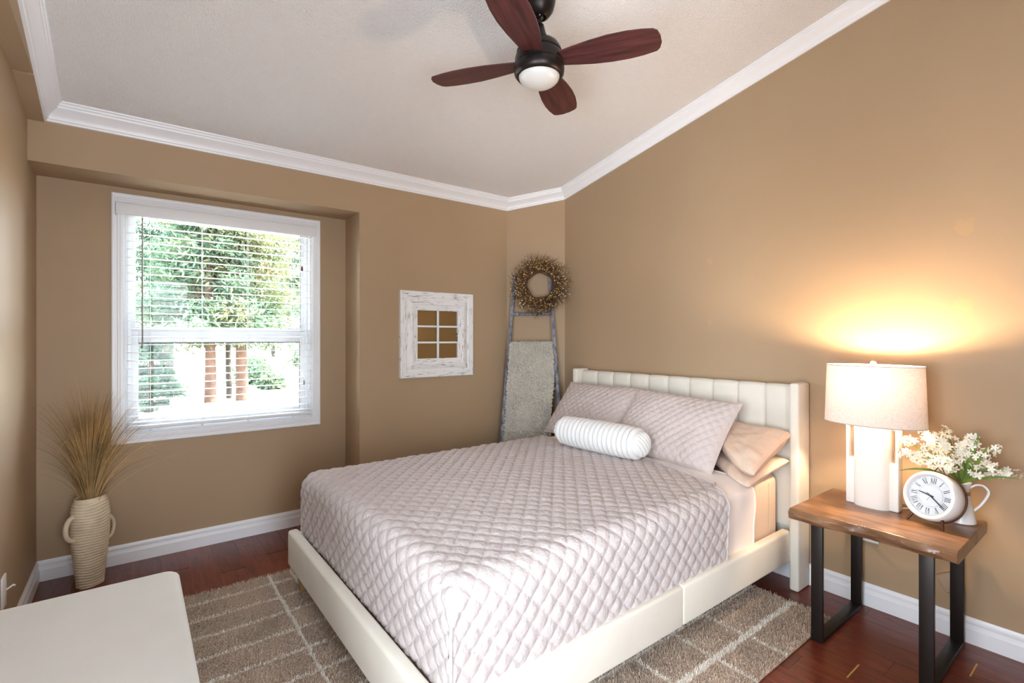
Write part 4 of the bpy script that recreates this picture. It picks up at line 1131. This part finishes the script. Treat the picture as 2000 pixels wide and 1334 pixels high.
for (tip, nb) in spikes:
    tip = Vector(tip); root = Vector((PIX + R5.uniform(-.01, .01), PIY + R5.uniform(-.01, .01), ZTB + .03))
    mid = mouth.lerp(tip, .35) + Vector((0, 0, .07))
    pts = [root, mouth] + [bez(mouth, mid, tip, i / 6) for i in range(1, 7)]
    m = MB(); m.tube(pts, .0017, 6); m.build('stem', GREEN, fl, True)
    for i in range(nb):
        if count >= 296: break
        s = R5.uniform(.42, 1.0); p = bez(mouth, mid, tip, s)
        rad = .034 * (1.08 - .55 * ((s - .42) / .58)); dv = Vector((R5.gauss(0, 1), R5.gauss(0, 1), R5.gauss(0, 1))).normalized()
        p = p + dv * rad * R5.uniform(.55, 1)
        if p.x > XR - .03: p.x = XR - .03
        o = bpy.data.objects.new('blossom', bloss); COL.objects.link(o); o.parent = fl; o.matrix_parent_inverse = Matrix.Translation(-Vector(fl.location))
        dv = (dv + Vector((-.5, -.15, .2))).normalized()
        o.rotation_mode = 'QUATERNION'; o.location = p; o.rotation_quaternion = dv.to_track_quat('Z', 'Y'); sc_ = R5.uniform(1.05, 1.5); o.scale = (sc_,) * 3
        count += 1
def leaf(tip, midup, w):
    tip = Vector(tip); mid = mouth.lerp(tip, .5) + Vector((0, 0, midup)); d_ = (tip - mouth); sd = d_.cross(Vector((-.9, -.2, .3))).normalized()
    vs = []; n = 9
    for i in range(n):
        s = i / (n - 1); p = bez(mouth, mid, tip, s); ww = w * math.sin(PI * (s * .9 + .06)) ** .8
        vs += [p - sd * ww, p + Vector((0, 0, .002)), p + sd * ww]
    m = MB(); fs = []
    for i in range(n - 1):
        a = 3 * i; fs += [(a, a + 1, a + 4, a + 3), (a + 1, a + 2, a + 5, a + 4)]
    m.add(vs, fs); m.build('leaf', GREEN, fl, True)
for tip, mu, w in (((2.76, .71, .80), .06, .006), ((2.8, .68, .92), .02, .006), ((2.85, .655, 1.0), 0, .005), ((2.84, .46, .99), .01, .009), ((2.83, .43, .95), -.01, .008), ((2.86, .40, .86), .03, .006), ((2.84, .34, .83), .035, .005), ((2.82, .62, .87), .03, .008), ((2.88, .56, .95), 0, .006), ((2.9, .46, .9), .01, .006), ((2.8, .5, .88), .02, .006), ((2.85, .42, .80), .04, .005)):
    leaf(tip, mu, w)

# ------------------------------------------------------------------ outlets
def outlet(name, label, y0, y1, z0, z1, x=XR, s=-1):
    t = thing(name, label, 'outlet', (x, (y0 + y1) / 2, z0))
    a, b = sorted((x + s * .007, x - s * .001)); rbox('cover_plate', (a, y0, z0), (b, y1, z1), .002, PLASTIC, t)
    xs = x + s * .0075; zc = (z0 + z1) / 2; yc = (y0 + y1) / 2
    for zz_ in (zc - .02, zc + .02):
        a, b = sorted((xs + s * .001, x)); rbox('receptacle', (a, yc - .016, zz_ - .014), (b, yc + .016, zz_ + .014), .003, PLASTIC, t)
    m = MB(); m.lathe([(1e-6, .0), (.003, 0), (.003, .002)], 10); o = m.build('screw', GREYL, t); o.location = (s * .009, 0, (z1 - z0) / 2); o.rotation_euler = (0, s * PI / 2, 0)
    return t
outlet('wall_outlet', 'white outlet plate half hidden behind the table top, bed side', .875, .945, .335, .45)
outlet('wall_outlet', 'white outlet plate behind the table leg with a cord hanging below', .555, .63, .375, .49)
outlet('wall_outlet', 'white outlet plate low on the pale left wall', 2.955, 3.03, .25, .385, XL, 1)
m = MB(); hk = thing('plug_hook', 'small pale lever hooked on the low left wall plate', 'hook', (XL + .008, 3.0, .31))
m.tube([(XL + .008, 3.02, .315), (XL + .03, 3.02, .33), (XL + .035, 3.02, .325)], .004, 8); m.build('lever', PLASTIC, hk, True)
tg = thing('plug_adapter', 'beige adapter box dangling on a cord behind the table leg', 'adapter', (XR - .0235, .592, .26))
TAUPE = M('taupe_plastic', srgb(178, 152, 128), .5)
rbox('housing', (-.022, -.034, -.042), (.022, .034, .042), .008, TAUPE, tg, False, 3, Matrix.Rotation(math.radians(-32), 4, 'X'))
m = MB(); m.tube([(.0, -.012, .045), (.004, -.02, .07), (.012, -.022, .1), (.018, -.015, .125)], .0028, 8); m.build('cord', PLASTIC, tg)

# ------------------------------------------------------------------ outside
m = MB(); nx_, ny_ = 30, 30; vs = []; fs = []
for i in range(nx_ + 1):
    for j in range(ny_ + 1):
        x_ = -40 + 90 * i / nx_; y_ = 4.3 + 90 * (j / ny_) ** 1.6
        z_ = -.55 + (0 if y_ < 22 else (y_ - 22) * .045) + .12 * math.sin(x_ * .7 + y_ * .3)
        vs.append((x_, y_, z_ - (.2 if j == 0 else 0)))
for i in range(nx_):
    for j in range(ny_): a = i * (ny_ + 1) + j; fs.append((a, a + ny_ + 1, a + ny_ + 2, a + 1))
m.add(vs, fs); struct(m.build('ground', GROUND), 'pale dry grass slope outside the window', 'ground')
gz = lambda x_, y_: -.55 + (0 if y_ < 22 else (y_ - 22) * .045) + .12 * math.sin(x_ * .7 + y_ * .3) - .03
def tree(name, label, x_, y_, h, tr, cr0, crw, nleaf, lm, bk, seed, group='pines beyond the window', lean=0, leaf=.11):
    z0 = gz(x_, y_); t = thing(name, label, 'tree', (x_, y_, z0), group=group); rg = random.Random(seed)
    pts = [(lean * s * h + .05 * math.sin(4 * s + seed), 0, -.1 + s * h) for s in [i / 8 for i in range(9)]]
    m = MB(); m.tube(pts, [tr * (1 - .75 * i / 8) for i in range(9)], 10); m.build('trunk', bk, t)
    g = np.random.default_rng(seed); V = []; nb = 46
    bm_ = MB(); cl = []
    for b in range(nb):
        s = cr0 + (1 - cr0) * rg.random(); a = rg.uniform(0, 2 * PI); rl = crw * (1.12 - s) / (1.12 - cr0) * rg.uniform(.5, 1)
        c0 = Vector((lean * s * h, 0, s * h)); c1 = c0 + Vector((math.cos(a) * rl, math.sin(a) * rl, rg.uniform(-.25, .25) * rl))
        bm_.tube([c0, c0.lerp(c1, .5) + Vector((0, 0, .08)), c1], [.035, .022, .008], 4, False); cl.append((c0, c1, rl))
    bm_.build('branches', bk, t)
    n = nleaf; idx = g.integers(0, nb, n); C0 = np.array([tuple(c[0]) for c in cl])[idx]; C1 = np.array([tuple(c[1]) for c in cl])[idx]
    f_ = g.uniform(.35, 1.08, n)[:, None]; P_ = C0 + (C1 - C0) * f_ + g.normal(0, .22, (n, 3)) * np.array([1, 1, .6]) * (crw / 2)
    u_ = g.normal(0, 1, (n, 3)); u_ /= np.linalg.norm(u_, axis=1, keepdims=True); w_ = g.normal(0, 1, (n, 3)); w_ -= (w_ * u_).sum(1, keepdims=True) * u_; w_ /= np.linalg.norm(w_, axis=1, keepdims=True)
    sz = g.uniform(.6, 1.2, n)[:, None] * leaf; V = np.stack([P_ - u_ * sz, P_ - w_ * sz * .28, P_ + u_ * sz, P_ + w_ * sz * .28], 1).reshape(-1, 3)
    o = link(np_mesh('foliage', V, np.arange(4 * n).reshape(-1, 4), False), 'foliage', lm, t); o['kind'] = 'stuff'
LA, LB, LCc = 'tall red-barked pine with bare lower trunk outside the window', 'yellow-green pine behind the bare trunks outside', 'dense dark spruce outside the window'
tree('pine_tree', LA, 1.75, 17.0, 6.6, .17, .30, 2.4, 14000, LEAFA, BARK, 1)
tree('pine_tree', LA, 2.62, 17.2, 7.0, .19, .30, 2.6, 14000, LEAFB, BARK, 2)
tree('pine_tree', LA, 2.42, 18.0, 6.4, .10, .34, 2.2, 10000, LEAFA, BARKG, 3)
tree('spruce_tree', 'small dark bushy spruce beside the bare trunks outside', .36, 16.4, 2.3, .11, .10, .85, 6000, LEAFC, BARKG, 4, group=None, leaf=.10)
k = 0
for x_, y_, h, lm in ((-4.6, 25, 9, LEAFC), (1.2, 25, 9, LEAFC), (6.9, 25, 9, LEAFA), (14, 25, 8.2, LEAFA), (-1.6, 31.6, 9.6, LEAFB), (4.7, 31.6, 9.8, LEAFA), (11, 31.6, 9.6, LEAFC), (1.6, 38.2, 11.2, LEAFB), (7.9, 38.2, 11.4, LEAFA), (14.4, 38.2, 11, LEAFB), (-8, 31.6, 9.6, LEAFA)):
    k += 1
    lab = {id(LEAFA): 'green pine standing in the far row outside', id(LEAFB): 'yellow-green pine standing in the far row outside', id(LEAFC): 'dark spruce standing in the far row outside'}[id(lm)]
    tree('pine_tree' if lm is not LEAFC else 'spruce_tree', lab, x_, y_, h, .16, .30, 2.7, 17000, lm, BARKG, 20 + k, 'far row of trees outside')
def shrub(x_, y_, w, h, seed):
    t = thing('shrub', 'low green shrub on the pale slope outside', 'shrub', (x_, y_, gz(x_, y_)), group='shrubs on the slope outside')
    g = np.random.default_rng(seed); n = 1500; P_ = g.normal(0, 1, (n, 3)) * np.array([w, w, h]) * .4; P_[:, 2] = np.abs(P_[:, 2]) + .05
    u_ = g.normal(0, 1, (n, 3)); u_ /= np.linalg.norm(u_, axis=1, keepdims=True); w_ = np.cross(u_, g.normal(0, 1, (n, 3))); w_ /= np.linalg.norm(w_, axis=1, keepdims=True)
    V = np.stack([P_ - u_ * .09, P_ - w_ * .04, P_ + u_ * .09, P_ + w_ * .04], 1).reshape(-1, 3)
    o = link(np_mesh('foliage', V, np.arange(4 * n).reshape(-1, 4), False), 'foliage', LEAFA, t); o['kind'] = 'stuff'
for i, (x_, y_, w, h) in enumerate(((4.0, 23.2, .8, .9), (4.7, 27.0, .9, 1.0), (6.2, 20.4, .7, .7), (4.2, 20.6, .5, .5), (.9, 20.8, .6, .5), (8.0, 21, .6, .8), (7.6, 28.9, .9, 1.0))): shrub(x_, y_, w, h, 60 + i)
